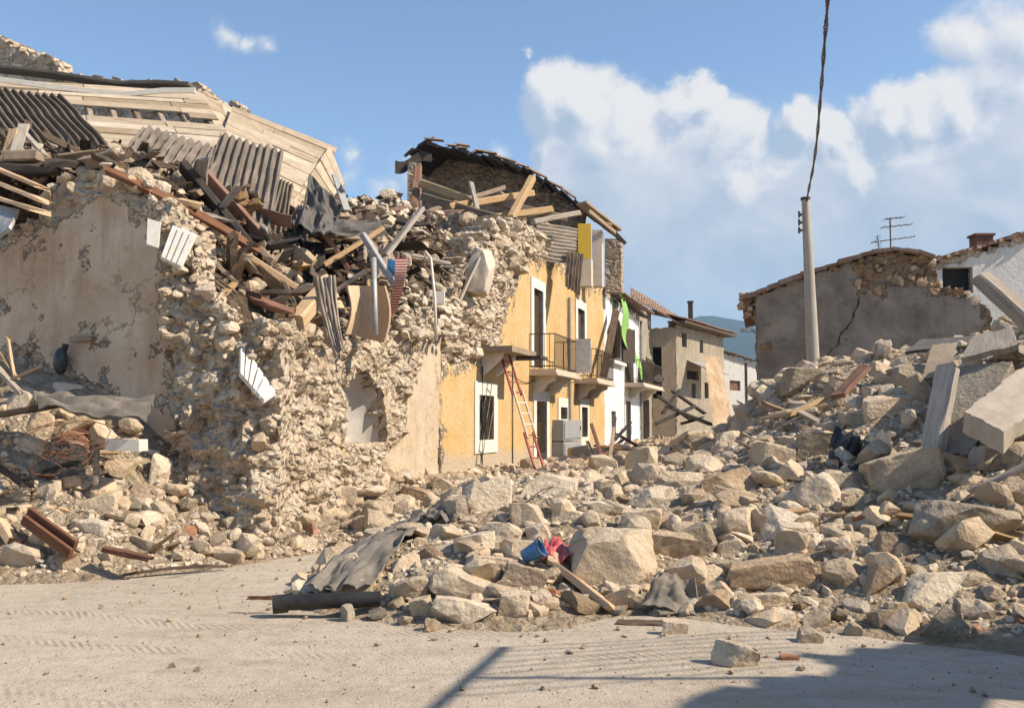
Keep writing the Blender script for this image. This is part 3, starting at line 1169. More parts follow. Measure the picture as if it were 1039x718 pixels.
def sw_plaster(s, z):
    p = 0.5 + poly_sd((s, z), cream_poly) * 1.6
    dn = max(nic[0] - s, s - nic[2], nic[1] - z, z - nic[3])
    return max(p, 0.36 + 0.1 * max(0, min(1, 1 - dn / .3)))


wall('street_wall', STREET, s_a, -0.03, -0.2, sw_top(), 'cream_facade', RH, [nic], cell=0.07, thick=0.55, plaster=sw_plaster, disp=0.21, rag=0.16,
     bulge=lambda s, z: 0.30 * max(0, min(1, (2.6 - z) / 2.6)) * max(0, min(1, (-1.6 - s) / 2)) + 0.06 * fbm((s, z, 4), 0.9, 3), seed=1)
# niche shell
mb = MB()
ncs, r_ = (nic[0] + nic[2]) / 2, (nic[2] - nic[0]) / 2 * 1.02
zt = nic[3] - r_


def niche_pt(u, v):
    a = math.pi * u
    if v < 0.65:
        z = nic[1] - 0.05 + (zt - nic[1] + 0.05) * v / 0.65
        rr = r_
    else:
        b_ = (v - 0.65) / 0.35 * math.pi / 2
        z = zt + r_ * math.sin(b_)
        rr = r_ * max(0.02, math.cos(b_))
    return STREET.pt(ncs - rr * math.cos(a), z, 0.06 + 0.6 * rr * math.sin(a))


mb.sheet(niche_pt, 20, 18, 0.04)
mb.obj('niche', 'niche_plaster', RH, smooth=50)

# cross wall (seen face-on, pinkish plaster) and the broken end of the street wall beside it
CW = Plane(-4.30, 13.25, 0.9599, -0.2803)
cw_pts = sorted(CW.sz(*p) for p in [(-90, 215), (-20, 230), (22, 232), (40, 205), (60, 184), (85, 172), (110, 168), (140, 178), (152, 190), (165, 205), (190, 230)])
cwp = [CW.sz(*p) for p in [(-200, 250), (0, 250), (40, 232), (62, 214), (90, 205), (125, 203), (152, 215), (158, 235), (163, 300), (170, 390), (182, 470), (190, 530), (-200, 640)]]
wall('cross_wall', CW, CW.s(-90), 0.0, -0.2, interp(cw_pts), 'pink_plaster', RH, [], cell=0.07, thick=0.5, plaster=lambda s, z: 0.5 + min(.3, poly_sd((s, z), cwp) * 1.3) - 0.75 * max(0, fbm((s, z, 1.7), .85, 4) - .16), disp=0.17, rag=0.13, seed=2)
EW = Plane(-4.28, 13.02, 0.9900, 0.06)
ew_top = interp(sorted(EW.sz(*p) for p in [(150, 192), (172, 205), (188, 235), (205, 275), (218, 305), (235, 322), (262, 330), (300, 340)]))
wall('broken_wall_end', EW, EW.s(160), EW.s(286), -0.2, ew_top, 'cream_facade', RH, [], cell=0.06, thick=0.9, plaster=None, disp=0.24, rag=0.16,
     left=interp(sorted([(EW.sz(*p)[1], EW.sz(*p)[0]) for p in [(152, 200), (165, 300), (171, 390), (184, 470), (192, 530), (194, 600)]])),
     bulge=lambda s, z: 0.42 * max(0, min(1, (2.4 - z) / 2.4)) * max(0, min(1, (s - 0.25) / 0.5)), seed=3)

# stones bedded in the broken ends
rs = np.random.RandomState(5)
items = []
for k in range(110):
    s = rs.uniform(EW.s(166), EW.s(290))
    t = ew_top(s)
    z = t - (rs.rand() ** 1.6) * t
    lim = interp(sorted([(EW.sz(*p)[1], EW.sz(*p)[0]) for p in [(152, 200), (165, 300), (171, 390), (184, 470), (192, 530), (194, 600)]]))(z)
    if s < lim:
        continue
    q = EW.pt(s, z, -0.05 + rs.uniform(-.03, .1) - 0.42 * max(0, min(1, (2.4 - z) / 2.4)) * max(0, min(1, (s - 0.25) / 0.5)))
    items.append((q.x, q.y, q.z, min(.19, .045 * (1 + rs.pareto(2.1))), 1))
for k in range(110):
    s = rs.uniform(s_a, -0.4)
    t = sw_top()(s)
    z = t - (rs.rand() ** 1.3) * (t - 0.3)
    if sw_plaster(s, z) > 0.4 or (nic[0] - .1 < s < nic[2] + .1 and nic[1] - .1 < z < nic[3] + .12):
        continue
    q = STREET.pt(s, z, -0.04 + rs.uniform(-.03, .1) - 0.30 * max(0, min(1, (2.6 - z) / 2.6)) * max(0, min(1, (-1.6 - s) / 2)))
    items.append((q.x, q.y, q.z, min(.24, .045 * (1 + rs.pareto(1.9))), 1))
for k in range(110):
    s = rs.uniform(CW.s(40), 0)
    q = CW.pt(s, interp(cw_pts)(s) + rs.uniform(-0.35, 0.03), rs.uniform(-0.06, 0.45))
    items.append((q.x, q.y, q.z, rs.uniform(0.08, 0.22), 1))
merged_rocks('bedded_stones', items, 'wall_stone', 11, RH, sub=2, course=True)

# far back wall showing above the roof
BW = Plane(-5.0, 23.5, 0.9599, -0.2803)
bw_top = interp(sorted(BW.sz(*p) for p in [(-160, 10), (-40, 22), (0, 36), (22, 44), (30, 56), (50, 62), (72, 73), (100, 84), (150, 88), (196, 88), (215, 99), (232, 105), (246, 118), (262, 135)]))
wall('back_wall', BW, BW.s(-160), BW.s(262), 3.0, bw_top, 'beige_plaster', RH, [], cell=0.13, thick=0.5, plaster=lambda s, z: 0.5 + (bw_top(s) - 0.75 - z) * 0.8, disp=0.2, rag=0.2, seed=4)


def quad(p00, p10, p11, p01):
    a, b_, c, d = map(Vector, (p00, p10, p11, p01))
    return lambda u, v: (a * (1 - u) + b_ * u) * (1 - v) + (d * (1 - u) + c * u) * v


def boards(mb, q, nrow, skip=(), th=0.03, gap=0.06, ulen=(0.25, 0.55), rng=RNG, warp=0.03, drop=None):
    """rows of boards running along u"""
    for r in range(nrow):
        u = 0.0
        while u < 1:
            L = rng.uniform(*ulen)
            u1 = min(1.0, u + L)
            v0, v1 = r / nrow, (r + 1 - gap) / nrow
            if not any(a <= r <= b_ and u1 > c and u < d for (a, b_, c, d) in skip) and not (drop and rng.random() < drop):
                off = Vector((0, 0, rng.uniform(0, warp)))
                rn = rng.random()
                mb.sheet(lambda a, b_: q(u + (u1 - u - 0.004) * a, v0 + (v1 - v0) * b_) + off, 1, 1, th, rnd=rn, size=(0.15, (u1 - u) * 6))
                k = len(mb.u) - 8
                Lm = (q(u1, v0) - q(u, v0)).length
                al = [(0, 0), (0, 1), (1, 0), (1, 1)]
                for i in range(8):
                    a, b_ = al[i % 4]
                    mb.u[k + i] = (a * Lm, b_ * 0.16, rn)
            u = u1


mb = MB()
qd = quad(P(-90, 150, 17.0), P(262, 182, 17.2), P(203, 93, 22.3), P(-60, 78, 22.3))
boards(mb, qd, 15, skip=[(8, 9, 0.42, 0.78)], gap=0.03)
boards(mb, quad(P(196, 93, 22.2), P(240, 112, 22.2), P(262, 182, 18.4), P(226, 182, 18.4)), 5, ulen=(.3, .6), gap=0.03)
qd2 = quad(P(215, 168, 18.0), P(300, 212, 17.8), P(343, 152, 20.6), P(236, 109, 21.8))
boards(mb, qd2, 11, gap=0.04, ulen=(.35, .7), skip=[(0, 2, .0, .3)])
qd3 = quad(P(296, 208, 17.9), P(322, 220, 18.2), P(350, 190, 19.4), P(335, 150, 20.4))
boards(mb, qd3, 7, gap=0.10, ulen=(.8, 1.2), warp=0.08)
mb.obj('roof_deck', 'pale_boards', RH)
mb = MB()
for t in np.linspace(0.05, 0.97, 12):
    a, b_ = qd(t, 0.02), qd(t, 0.98)
    mb.beam(a - Vector((0, 0, .11)), b_ - Vector((0, 0, .11)), 0.11, 0.15, rnd=RNG.random())
for t in np.linspace(0.08, 0.95, 5):
    a, b_ = qd2(t, 0.02), qd2(t, 0.98)
    mb.beam(a - Vector((0, 0, .11)), b_ - Vector((0, 0, .11)), 0.11, 0.15, rnd=RNG.random())
mb.obj('rafters', 'old_wood', RH)
mb = MB()
ridge = [P(-60, 66, 22.6), P(0, 70, 22.6), P(60, 77, 22.6), P(125, 87, 22.5), P(165, 86, 22.4), P(196, 88, 22.3)]
for a, b_ in zip(ridge, ridge[1:]):
    mb.beam(a, b_, 0.5, 0.07, rnd=0.4, seg=1)
mb.obj('ridge_cap', 'roofing_felt', RH)
mb = MB()
fas = [P(-60, 76, 21.5), P(0, 81, 21.5), P(60, 89, 21.5), P(125, 96, 21.5), P(165, 92, 21.5), P(198, 92, 21.5)]
for a, b_ in zip(fas, fas[1:]):
    mb.beam(a, b_, 0.05, 0.12, rnd=0.6, seg=1)
mb.obj('fascia_board', 'cream_trim', RH)

# debris that fell with the roof and lies on the ruin: a dark mass with everything else piled on it
HD = Field([cp(160, 205, 13.9), cp(186, 232, 13.8), cp(205, 270, 13.7), cp(222, 305, 13.6), cp(258, 325, 13.9), cp(290, 334, 14.4), cp(350, 342, 16.1), cp(400, 328, 17.6), cp(420, 315, 18.7), cp(440, 318, 19.6), cp(470, 300, 21.5),
            cp(300, 272, 16.5), cp(350, 262, 17.6), cp(390, 246, 19.2), cp(425, 262, 20.3), cp(410, 205, 21.8), cp(380, 215, 20.6), cp(440, 240, 22.4), cp(480, 250, 22.8),
            cp(250, 250, 15.4), cp(200, 212, 15.2), cp(250, 212, 16.6), cp(300, 222, 17.8), cp(340, 218, 19.6), cp(360, 212, 20.5), cp(150, 186, 14.8), cp(100, 170, 14.6), cp(50, 170, 14.2), cp(0, 180, 13.9), cp(-80, 180, 13.9),
            cp(150, 165, 15.8), cp(60, 150, 15.6), cp(-40, 150, 15.4), cp(220, 190, 17.2), cp(290, 205, 18.6), (-6, 21, 5.6), (-9, 19, 5.6), (-4, 22.5, 5.9), (-2.2, 25, 5.7), (-12, 18, 5.4)])


def hd_keep(X, Y, Z):
    sd_ = (X + 1.46) * 0.9599 - (Y - 20) * 0.2803       # distance outside the street line
    cwd = (X + 4.30) * -0.2803 - (Y - 13.25) * 0.9599    # in front of the cross wall
    return (sd_ < -0.12) & (cwd < -0.15) & (Y < 24.5) & (X > -11) & ~((sd_ > -1.0) & (Y < 13.7))


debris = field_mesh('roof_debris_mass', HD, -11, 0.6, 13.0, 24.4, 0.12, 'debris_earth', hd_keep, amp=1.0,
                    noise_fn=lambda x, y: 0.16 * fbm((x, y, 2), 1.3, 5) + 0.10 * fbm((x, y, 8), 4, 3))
kind(debris, 'stuff')

# ================================================================== YELLOW HOUSE
YH = empty('yellow_house', (0.8, 27.0, 0))
tag(YH, 'ochre yellow house with a torn open attic, two balconies and a ladder against its wall', 'house')
FS = STREET.sz


def rect(x0, y0, x1, y1):
    """photo rectangle on the facade -> (s0,z0,s1,z1)"""
    xm, ym = (x0 + x1) / 2, (y0 + y1) / 2
    s0, s1 = STREET.s(x0), STREET.s(x1)
    return (s0, FS(xm, y1)[1], s1, FS(xm, y0)[1])


y_end = STREET.s(613.5)
w1 = rect(485, 401, 500, 446)
dB1 = rect(541, 294, 550.5, 373)
dG = rect(543.5, 407, 554, 478)
wS = rect(568, 413, 575, 425)
dB2 = rect(586, 314, 593, 378)
wL = rect(589.5, 413, 595.5, 443)
ytop = interp(sorted(FS(*p) for p in [(446, 312), (455, 300), (466, 272), (480, 246), (495, 228), (512, 220), (528, 224), (545, 236), (560, 252), (575, 262), (590, 275), (604, 284), (614, 292)]))
ypoly = [FS(*p) for p in [(447.5, 520), (447.5, 373), (470, 372), (497, 366), (506, 352), (511, 325), (521, 298), (527, 278), (536, 266), (556, 268), (575, 276), (590, 290), (600, 294), (622, 296), (622, 470)]]


def yplaster(s, z):
    return 0.5 + poly_sd((s, z), ypoly) * 0.9


wall('facade', STREET, 0.0, y_end, -0.2, ytop, 'yellow_facade', YH, [w1, dB1, dG, wS, dB2, wL], cell=0.10, thick=0.55, plaster=yplaster, disp=0.30, rag=0.14, seed=5)
items = []
for k in range(300):
    s = rs.uniform(0.0, y_end)
    t = ytop(s)
    z = t - (rs.rand() ** 1.4) * 2.6 + 0.05
    if yplaster(s, z) > 0.36:
        continue
    q = STREET.pt(s, z, rs.uniform(-0.07, 0.0) if t - z > .12 else rs.uniform(-.05, .5))
    items.append((q.x, q.y, q.z, min(.32, .07 * (1 + rs.pareto(2))), 1))
merged_rocks('bedded_stones', items, 'wall_stone', 12, YH, sub=2, course=True)

# cross wall inside, seen through the missing gable
YC = cross_plane(23.5)
yc_top = interp(sorted(YC.sz(*p) for p in [(380, 228), (412, 222), (430, 216), (455, 220), (478, 219), (498, 224), (520, 222)]))
wall('cross_wall', YC, YC.s(385), -0.15, 2.5, yc_top, 'attic_stone', YH, [], cell=0.12, thick=0.5, plaster=None, disp=0.16, rag=0.16, seed=6)
# far gable with the attic
YG = cross_plane(34.2)
yg_top = interp(sorted(YG.sz(*p) for p in [(400, 172), (414, 168), (437, 152), (470, 158), (500, 166), (540, 181), (570, 199), (600, 222), (622, 240)]))
wall('gable_wall', YG, YG.s(413), -0.2, 4.0, yg_top, 'attic_stone', YH, [], cell=0.16, thick=0.5, plaster=None, disp=0.2, rag=0.05, seed=7)
# roof remnant on the gable: tiles over a dark edge
mb = MB()
edge = [P(*p) for p in [(414, 166, 34.2), (437, 148, 34.0), (470, 154, 34.0), (500, 161, 33.9), (540, 177, 33.9), (570, 195, 33.8), (600, 218, 33.6), (624, 236, 33.5)]]
back = Vector((0.2803, 0.9599, 0)) * 2.2
for k, (a, b_) in enumerate(zip(edge, edge[1:])):
    L = (b_ - a).length
    nseg = max(2, int(L / 0.28))
    for j in range(nseg):
        p0, p1 = a.lerp(b_, j / nseg), a.lerp(b_, (j + 1) / nseg)
        fr = -back.normalized() * RNG.uniform(0.05, 0.65)
        dz = Vector((0, 0, RNG.uniform(-0.06, 0.06)))
        mb.sheet(quad(p0 + fr + dz, p1 + fr + dz - Vector((0, 0, .04)), p1 + back, p0 + back), 1, 3, RNG.uniform(.07, .13), rnd=RNG.random())
mb.obj('roof', 'charred_wood', YH)
mb = MB()
for k in range(46):
    t = RNG.random()
    i = min(len(edge) - 2, int(t * (len(edge) - 1)))
    p = edge[i].lerp(edge[i + 1], RNG.random()) - back.normalized() * RNG.uniform(-0.3, .55) + Vector((0, 0, 0.09))
    a = (edge[i + 1] - edge[i]).normalized()
    L = RNG.uniform(.3, .5)
    mb.sheet(lambda u, v: p + a * (L * (u - .5)) + back.normalized() * (0.22 * (v - .5)) + Vector((0, 0, 0.06 * math.sin(math.pi * v) + 0.04 * u)), 1, 4, .02, rnd=RNG.random())
mb.obj('broken_tiles', 'roof_tile', YH)
# eave at the street end
mb = MB()
mb.beam(P(590, 206, 32.6), P(626, 234, 33.6), 0.5, 0.09, rnd=.5)
mb.beam(P(597, 214, 32.2), P(624, 236, 33.2), 0.10, 0.14, rnd=.9)
mb.obj('eave_board', 'pale_boards', YH)
# attic floor and the beams that hang in it
mb = MB()
fl = [YC.pt(YC.s(425), 5.75), YC.pt(-.5, 5.75), YG.pt(-.5, 6.1), YG.pt(YG.s(413), 6.1)]
mb.box8([p - Vector((0, 0, .25)) for p in fl] + fl, .5)
mb.obj('attic_floor', 'old_wood', YH)
for (a, b_, w, h, m_) in [((427, 186, 30), (478, 204, 29), .22, .26, 'fresh_wood'), ((430, 200, 29), (520, 226, 27), .2, .24, 'old_wood'), ((455, 210, 28), (540, 196, 31), .16, .2, 'fresh_wood'),
                          ((418, 222, 27), (470, 222, 27), .3, .45, 'red_brown_wood'), ((478, 186, 29), (486, 222, 28), .14, .14, 'grey_wood'), ((518, 222, 27.5), (540, 181, 30), .2, .22, 'fresh_wood'),
                          ((500, 205, 30), (575, 222, 30), .2, .22, 'old_wood'), ((492, 222, 28), (560, 212, 30), .18, .2, 'fresh_wood'), ((424, 172, 31), (419, 228, 29), .24, .2, 'red_brown_wood'),
                          ((540, 225, 27), (587, 216, 28.5), .15, .15, 'grey_wood'), ((505, 195, 31), (560, 232, 29.5), .14, .16, 'old_wood'), ((436, 214, 29), (512, 190, 31), .1, .14, 'old_wood')]:
    mb = MB()
    mb.beam(P(*a), P(*b_), w, h, jit=.01, broken=.06)
    mb.obj('attic_beam', m_, YH)
items = []
for k in range(260):
    s = rs.uniform(YC.s(418), .0)
    d_ = rs.uniform(0, 9.5)
    q = YC.pt(s + 1.6 * d_ / 10, yc_top(max(YC.s(412), s)) - .05 + rs.uniform(-.25, .15), d_)
    if (q.x + 1.46) * .9599 - (q.y - 20) * .2803 > -.1:
        continue
    items.append((q.x, q.y, q.z, min(.55, .1 * (1 + rs.pareto(1.5))), .8))
merged_rocks('attic_rubble', items, 'limestone', 13, YH, sub=2)
# left end of the attic: brick-red pier and hanging gutter sheet
mb = MB()
mb.box(P(413, 232, 33.2), Vector((.45, 0, 0)), Vector((0, .5, 0)), Vector((0, 0, 2.3)), .4)
mb.obj('corner_post', 'attic_stone', YH)
mb = MB()
mb.sheet(lambda u, v: P(401 + 37 * u, 163 - 9 * u + 13 * v * (1 - .35 * u) + 3 * math.sin(7 * u), 33.2 + .5 * u), 8, 3, .04)
mb.obj('hanging_flap', 'charred_wood', YH)
# street-side piers beside the open attic
mb = MB()
for (x0, x1, y0, y1, d) in [(601, 611, 232, 290, 33.0), (588, 600, 262, 290, 32.0)]:
    o = P(x0, y1, d)
    mb.box(o, Vector(((x1 - x0) * d / FPX, 0, 0)), Vector((.1, .5, 0)), Vector((0, 0, (y1 - y0) * d / FPX)), RNG.random())
mb.obj('attic_pier', 'plaster_chunk', YH)
mb = MB()
mb.box(P(586.5, 262, 31.4), Vector((.42, 0.0, 0)), Vector((.01, .06, 0)), Vector((0, 0, 1.13)), .4)
mb.obj('attic_shutter', 'yellow_paint', YH)
mb = MB()
mb.box(P(614, 296, 36.5), Vector((.6, -.05, 0)), Vector((.15, .6, 0)), Vector((0, 0, 2.0)), .4)
mb.obj('chimney_stack', 'brown_render', YH)


def opening(parent, r, fw, name='window', fill='dark_void', frame='cream_trim', depth=0.14, leaves=0, grille=False, sill=False, fill_d=None, proud=0.035):
    s0, z0, s1, z1 = r
    fill_d = fill_d or depth
    mb = MB()
    pl = STREET
    mb.box(pl.pt(s0, z0, fill_d + .05), pl.u * (s1 - s0), pl.n * .05, Vector((0, 0, z1 - z0)))
    wdw = mb.obj(name, fill, parent)
    if fw > 0:
        mb = MB()
        for (a, b_, c, d) in [(s0 - fw, s0, z0 - (fw if name == 'window' else 0), z1 + fw), (s1, s1 + fw, z0 - (fw if name == 'window' else 0), z1 + fw), (s0, s1, z1, z1 + fw)] + ([(s0, s1, z0 - fw, z0)] if name == 'window' else []):
            mb.box(pl.pt(a, c, depth * .5), pl.u * (b_ - a), pl.n * (depth * .5 + proud), Vector((0, 0, d - c)))
        mb.obj('frame', frame, wdw)
    if leaves:
        w = (s1 - s0) / leaves
        for i in range(leaves):
            mb = MB()
            mb.box(pl.pt(s0 + i * w + .02, z0 + .02, depth - .045), pl.u * (w - .04), pl.n * .045, Vector((0, 0, z1 - z0 - .04)))
            nsl = int((z1 - z0) / .09)
            for j in range(nsl):
                zz = z0 + .08 + j * .09
                if zz + .06 < z1 - .08:
                    mb.box(pl.pt(s0 + i * w + .08, zz, depth - .047), pl.u * (w - .16), pl.n * .022, Vector((0, 0, .05)))
            mb.obj('shutter', 'shutter_brown', wdw)
    if grille:
        mb = MB()
        W_, H_ = s1 - s0, z1 - z0
        n = 5
        for i in range(-n, n + 4):
            for sg in (1, -1):
                a0, b0 = i * W_ / 3, 0.0
                pts = []
                for t in np.linspace(0, 1, 30):
                    s = (a0 + t * H_ * .55) if sg > 0 else (W_ - a0 - t * H_ * .55)
                    if 0 <= s <= W_:
                        pts.append(pl.pt(s0 + s, z0 + t * H_, -.0))
                if len(pts) > 2:
                    mb.tube([pts[0], pts[-1]], .014, 5)
        mb.obj('grille', 'wire_grey', wdw)
    return wdw


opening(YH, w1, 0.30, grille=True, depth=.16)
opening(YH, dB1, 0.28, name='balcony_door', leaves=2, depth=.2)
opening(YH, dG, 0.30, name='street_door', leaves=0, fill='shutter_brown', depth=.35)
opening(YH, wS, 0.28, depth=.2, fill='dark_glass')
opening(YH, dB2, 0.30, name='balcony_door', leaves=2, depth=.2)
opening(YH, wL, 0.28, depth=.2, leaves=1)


def balcony(parent, sa, sb, z, out, rail=True, corbel='cream_trim', rail_h=.95, panel=None):
    mb = MB()
    pl = STREET
    mb.box(pl.pt(sa, z - .13, .02), pl.u * (sb - sa), pl.n * (out + .02), Vector((0, 0, .13)))
    mb.box(pl.pt(sa - .05, z - .17, -.004), pl.u * (sb - sa + .1), pl.n * (out + .05), Vector((0, 0, .06)))
    bal = mb.obj('balcony', 'plaster_chunk', parent)
    for t in (.2, .8):
        mb = MB()
        s = sa + (sb - sa) * t
        prof = [(0, 0), (out * .8, 0), (out * .78, -.12), (out * .5, -.2), (out * .34, -.38), (0, -.5)]
        pts = [pl.pt(s - .1, z - .17 + b_, -a) for a, b_ in prof]
        mb.poly(pts, pl.u * .2)
        mb.obj('corbel', corbel, bal)
    if rail:
        mb = MB()
        o = out - .05
        path = [(sa + .04, 0), (sa + .04, o), (sb - .04, o), (sb - .04, 0)]
        for (a, b_) in zip(path, path[1:]):
            A, B = Vector(a), Vector(b_)
            for zz in (.08, rail_h):
                mb.tube([pl.pt(A.x, z + zz, -A.y), pl.pt(B.x, z + zz, -B.y)], .016, 5)
            n = max(2, int((B - A).length / .12))
            for i in range(n + 1):
                q = A.lerp(B, i / n)
                mb.tube([pl.pt(q.x, z, -q.y), pl.pt(q.x, z + rail_h, -q.y)], .009, 5)
        mb.obj('railing', 'iron', bal)
    return bal


zb = FS(555, 378)[1]
b1 = balcony(YH, STREET.s(537), STREET.s(563), zb, .75)
mb = MB()
q = STREET.pt(STREET.s(561), zb + .02, -.70)
mb.box(q, STREET.u * .05, STREET.n * .45, Vector((0, 0, 1.0)))
mb.obj('white_panel', 'white_paint', b1)
b2 = balcony(YH, STREET.s(583), STREET.s(603), FS(595, 386)[1], .75, rail=True)
# broken ledge over the barred window
mb = MB()
sl0, zl = FS(484, 357)
mb.box(STREET.pt(sl0, zl, .02), STREET.u * 2.1, STREET.n * .85, Vector((0, 0, .13)))
led = mb.obj('broken_ledge', 'old_wood', YH)
mb = MB()
mb.box(STREET.pt(sl0 + 1.5, zl - .07, -.3), STREET.u * .7, STREET.n * .8, Vector((0, 0, .07)))
mb.obj('ledge_sheet', 'charred_wood', led)
for t in (.35, 1.35):
    mb = MB()
    mb.poly([STREET.pt(sl0 + t, zl, -b_ - .003) if False else STREET.pt(sl0 + t, zl + c, -b_) for b_, c in [(0, 0), (.5, 0), (.45, -.12), (.12, -.42), (0, -.5)]], STREET.u * .16)
    mb.obj('corbel', 'cream_trim', led)
# wall cables and pipes
mb = MB()
for (x, y0, y1) in [(488, 372, 490), (519, 372, 478)]:
    s = STREET.s(x)
    mb.tube([STREET.pt(s, FS(x, y0)[1], -.03), STREET.pt(s, FS(x, y1)[1], -.03)], .016, 5)
s0_, s1_ = STREET.s(508), STREET.s(613)
mb.tube([STREET.pt(s0_ + (s1_ - s0_) * t, FS(508, 376)[1] - .25 * math.sin(math.pi * t * 3) ** 2 + 0.25 * t, -.04) for t in np.linspace(0, 1, 30)], .012, 4)
mb.obj('wall_cable', 'black_cable', YH)
mb = MB()
mb.tube([STREET.pt(STREET.s(576), FS(576, 385)[1] + 2.6, -.07), STREET.pt(STREET.s(576), .6, -.07)], .045, 8)
mb.obj('downpipe', 'grey_metal', YH)

# ================================================================== WHITE HOUSE beyond it
WH = empty('white_house', (6.0, 41, 0))
tag(WH, 'narrow white painted house with brown shutters and a hanging bright green strip', 'house')
ws0, ws1 = y_end + .01, STREET.s(649.5)
wtop = interp(sorted(FS(*p) for p in [(613, 293), (616, 297), (625, 301), (636, 311), (650, 322)]))
v1 = rect(619.5, 331, 631, 366)
v2 = rect(634.5, 333, 643, 391)
v3 = rect(620.5, 417, 625, 447)
v4 = rect(634.5, 407, 639.5, 452)
wall('facade', STREET, ws0, ws1, -.2, wtop, 'white_facade', WH, [v1, v2, v3, v4], cell=.16, thick=.5, plaster=lambda s, z: 1.0 if wtop(s) - z > .3 else .4, disp=.12, rag=.1, seed=8)
for r, nm, lv in ((v1, 'window', 0), (v2, 'balcony_door', 2), (v3, 'window', 1), (v4, 'street_door', 0)):
    wdw = opening(WH, r, 0.0 if nm != 'street_door' else .2, name=nm, leaves=lv, depth=.2, fill='dark_glass' if nm == 'window' else 'dark_void', frame='white_paint')
    if r is v1:
        for (a, sg) in ((r[0], -1), (r[2], 1)):
            mb = MB()
            n_ = (STREET.u * sg * .55 + STREET.n * .42)
            mb.box(STREET.pt(a, r[1], -.02), n_, STREET.n * .05, Vector((0, 0, r[3] - r[1])))
            mb.obj('shutter', 'shutter_brown', wdw)
        mb = MB()
        mb.box(STREET.pt(r[0] - .1, r[1] - .16, .1), STREET.u * (r[2] - r[0] + .2), STREET.n * .3, Vector((0, 0, .12)))
        mb.obj('sill', 'cream_trim', wdw)
balcony(WH, STREET.s(634), STREET.s(656), FS(646, 391)[1], .8, rail=True)


def tiled_roof(name, parent, q, rows, cols, mat='roof_tile', amp=.05, ragged=.0, under=True):
    """q(u across ridge-ways, v along eave); pantiles as a rolled sheet"""
    mb = MB()
    drop = (lambda i, j: RNG.random() < ragged * (1 if j < 2 else .2)) if ragged else None
    nu, nv = cols * 4, rows * 2

    def fn(u, v):
        p = q(u, v)
        st = (v * rows) % 1.0
        return p + Vector((0, 0, amp * abs(math.sin(math.pi * u * cols)) + .05 * (1 - st) + .03 * fbm(p, .8, 2)))
    mb.sheet(fn, nu, nv, .04, size=(6, 3), drop=drop)
    r = mb.obj(name, mat, parent)
    return r


def sp(s, z, d):
    return STREET.pt(s, z, d)


zt_ = FS(650, 324)[1]
tiled_roof('roof', WH, quad(sp(ws0 + 1.2, 6.75, -.5), sp(ws1, zt_ + .15, -.7), sp(ws1, zt_ + 1.7, 3.5), sp(ws0 + 1.2, 8.0, 3.5)), 7, 22, ragged=.15)
mb = MB()
for t in np.linspace(.03, .97, 11):
    s = ws0 + 1.2 + (ws1 - ws0 - 1.2) * t
    z = 6.75 + (zt_ + .15 - 6.75) * t - .16
    mb.beam(sp(s, z, -.45), sp(s, z + .9, 2.0), .1, .12)
mb.obj('rafters', 'dark_wood', WH)
mb = MB()


def gp(u, v):
    px = 622 + 22 * v ** 1.3 + (1.2 + 2.6 * math.sin(math.pi * min(1, v * 1.05))) * (u - .5) * 2
    py = 297 + 88 * v
    s = STREET.s(px)
    d = P(px, py, 1).y
    a = STREET.sz(px, py)
    return STREET.pt(a[0], a[1], -.28 - .12 * math.sin(9 * v))


mb.sheet(gp, 3, 20, .01)
mb.obj('green_strip', 'green_plastic', WH)
mb = MB()
mb.tube([sp(ws1 - .1, 6.4, -.1), sp(ws1 - .1, .6, -.1)], .06, 8)
mb.obj('downpipe', 'grey_metal', WH)

# ================================================================== BEIGE PILASTER HOUSE + BROWN GABLE
BH = empty('beige_house', (9.0, 51, 0))
tag(BH, 'beige house with brown gable end and thin eaves standing past the white house', 'house')
bs1 = STREET.s(661.5)
btop = interp(sorted(FS(*p) for p in [(649, 320), (655, 317), (662, 318)]))
wall('side_wall', STREET, ws1 + .01, bs1, -.2, btop, 'drab_plaster', BH, [rect(651, 405, 659, 452)], cell=.2, thick=.5, plaster=lambda s, z: 1, disp=.1, rag=.1, seed=9)
mb = MB()
r = rect(651, 405, 659, 452)
mb.box(sp(r[0], r[1], .4), STREET.u * (r[2] - r[0]), STREET.n * .05, Vector((0, 0, r[3] - r[1])))
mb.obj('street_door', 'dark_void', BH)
BG = Plane(P(661, 400, 48.6).x, 48.6, .9599, -.12)
bg_top = interp(sorted(BG.sz(*p) for p in [(655, 312), (662, 318), (675, 326), (690, 334)]))
bg1 = BG.s(686.5)
wall('gable_wall', BG, -.1, bg1, -.2, lambda s: BG.sz(674, 333)[1], 'brown_render', BH, [(BG.s(663), BG.sz(664, 404)[1], BG.s(672), BG.sz(664, 352)[1])], cell=.2, thick=.5, plaster=lambda s, z: 1, disp=.1, rag=.05, seed=10)
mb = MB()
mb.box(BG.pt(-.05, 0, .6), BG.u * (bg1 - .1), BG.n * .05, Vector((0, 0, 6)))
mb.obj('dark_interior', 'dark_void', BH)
A2 = P(686.5, 400, 48.5)
B2 = P(735, 400, 56)
BF = Plane(A2.x, A2.y, B2.x - A2.x, B2.y - A2.y)
b_s1 = (B2 - A2).xy.length


def brect(x0, y0, x1, y1):
    a = BF.sz(x0, (y0 + y1) / 2)[0]
    b_ = BF.sz(x1, (y0 + y1) / 2)[0]
    m_ = (x0 + x1) / 2
    return (a, BF.sz(m_, y1)[1], b_, BF.sz(m_, y0)[1])


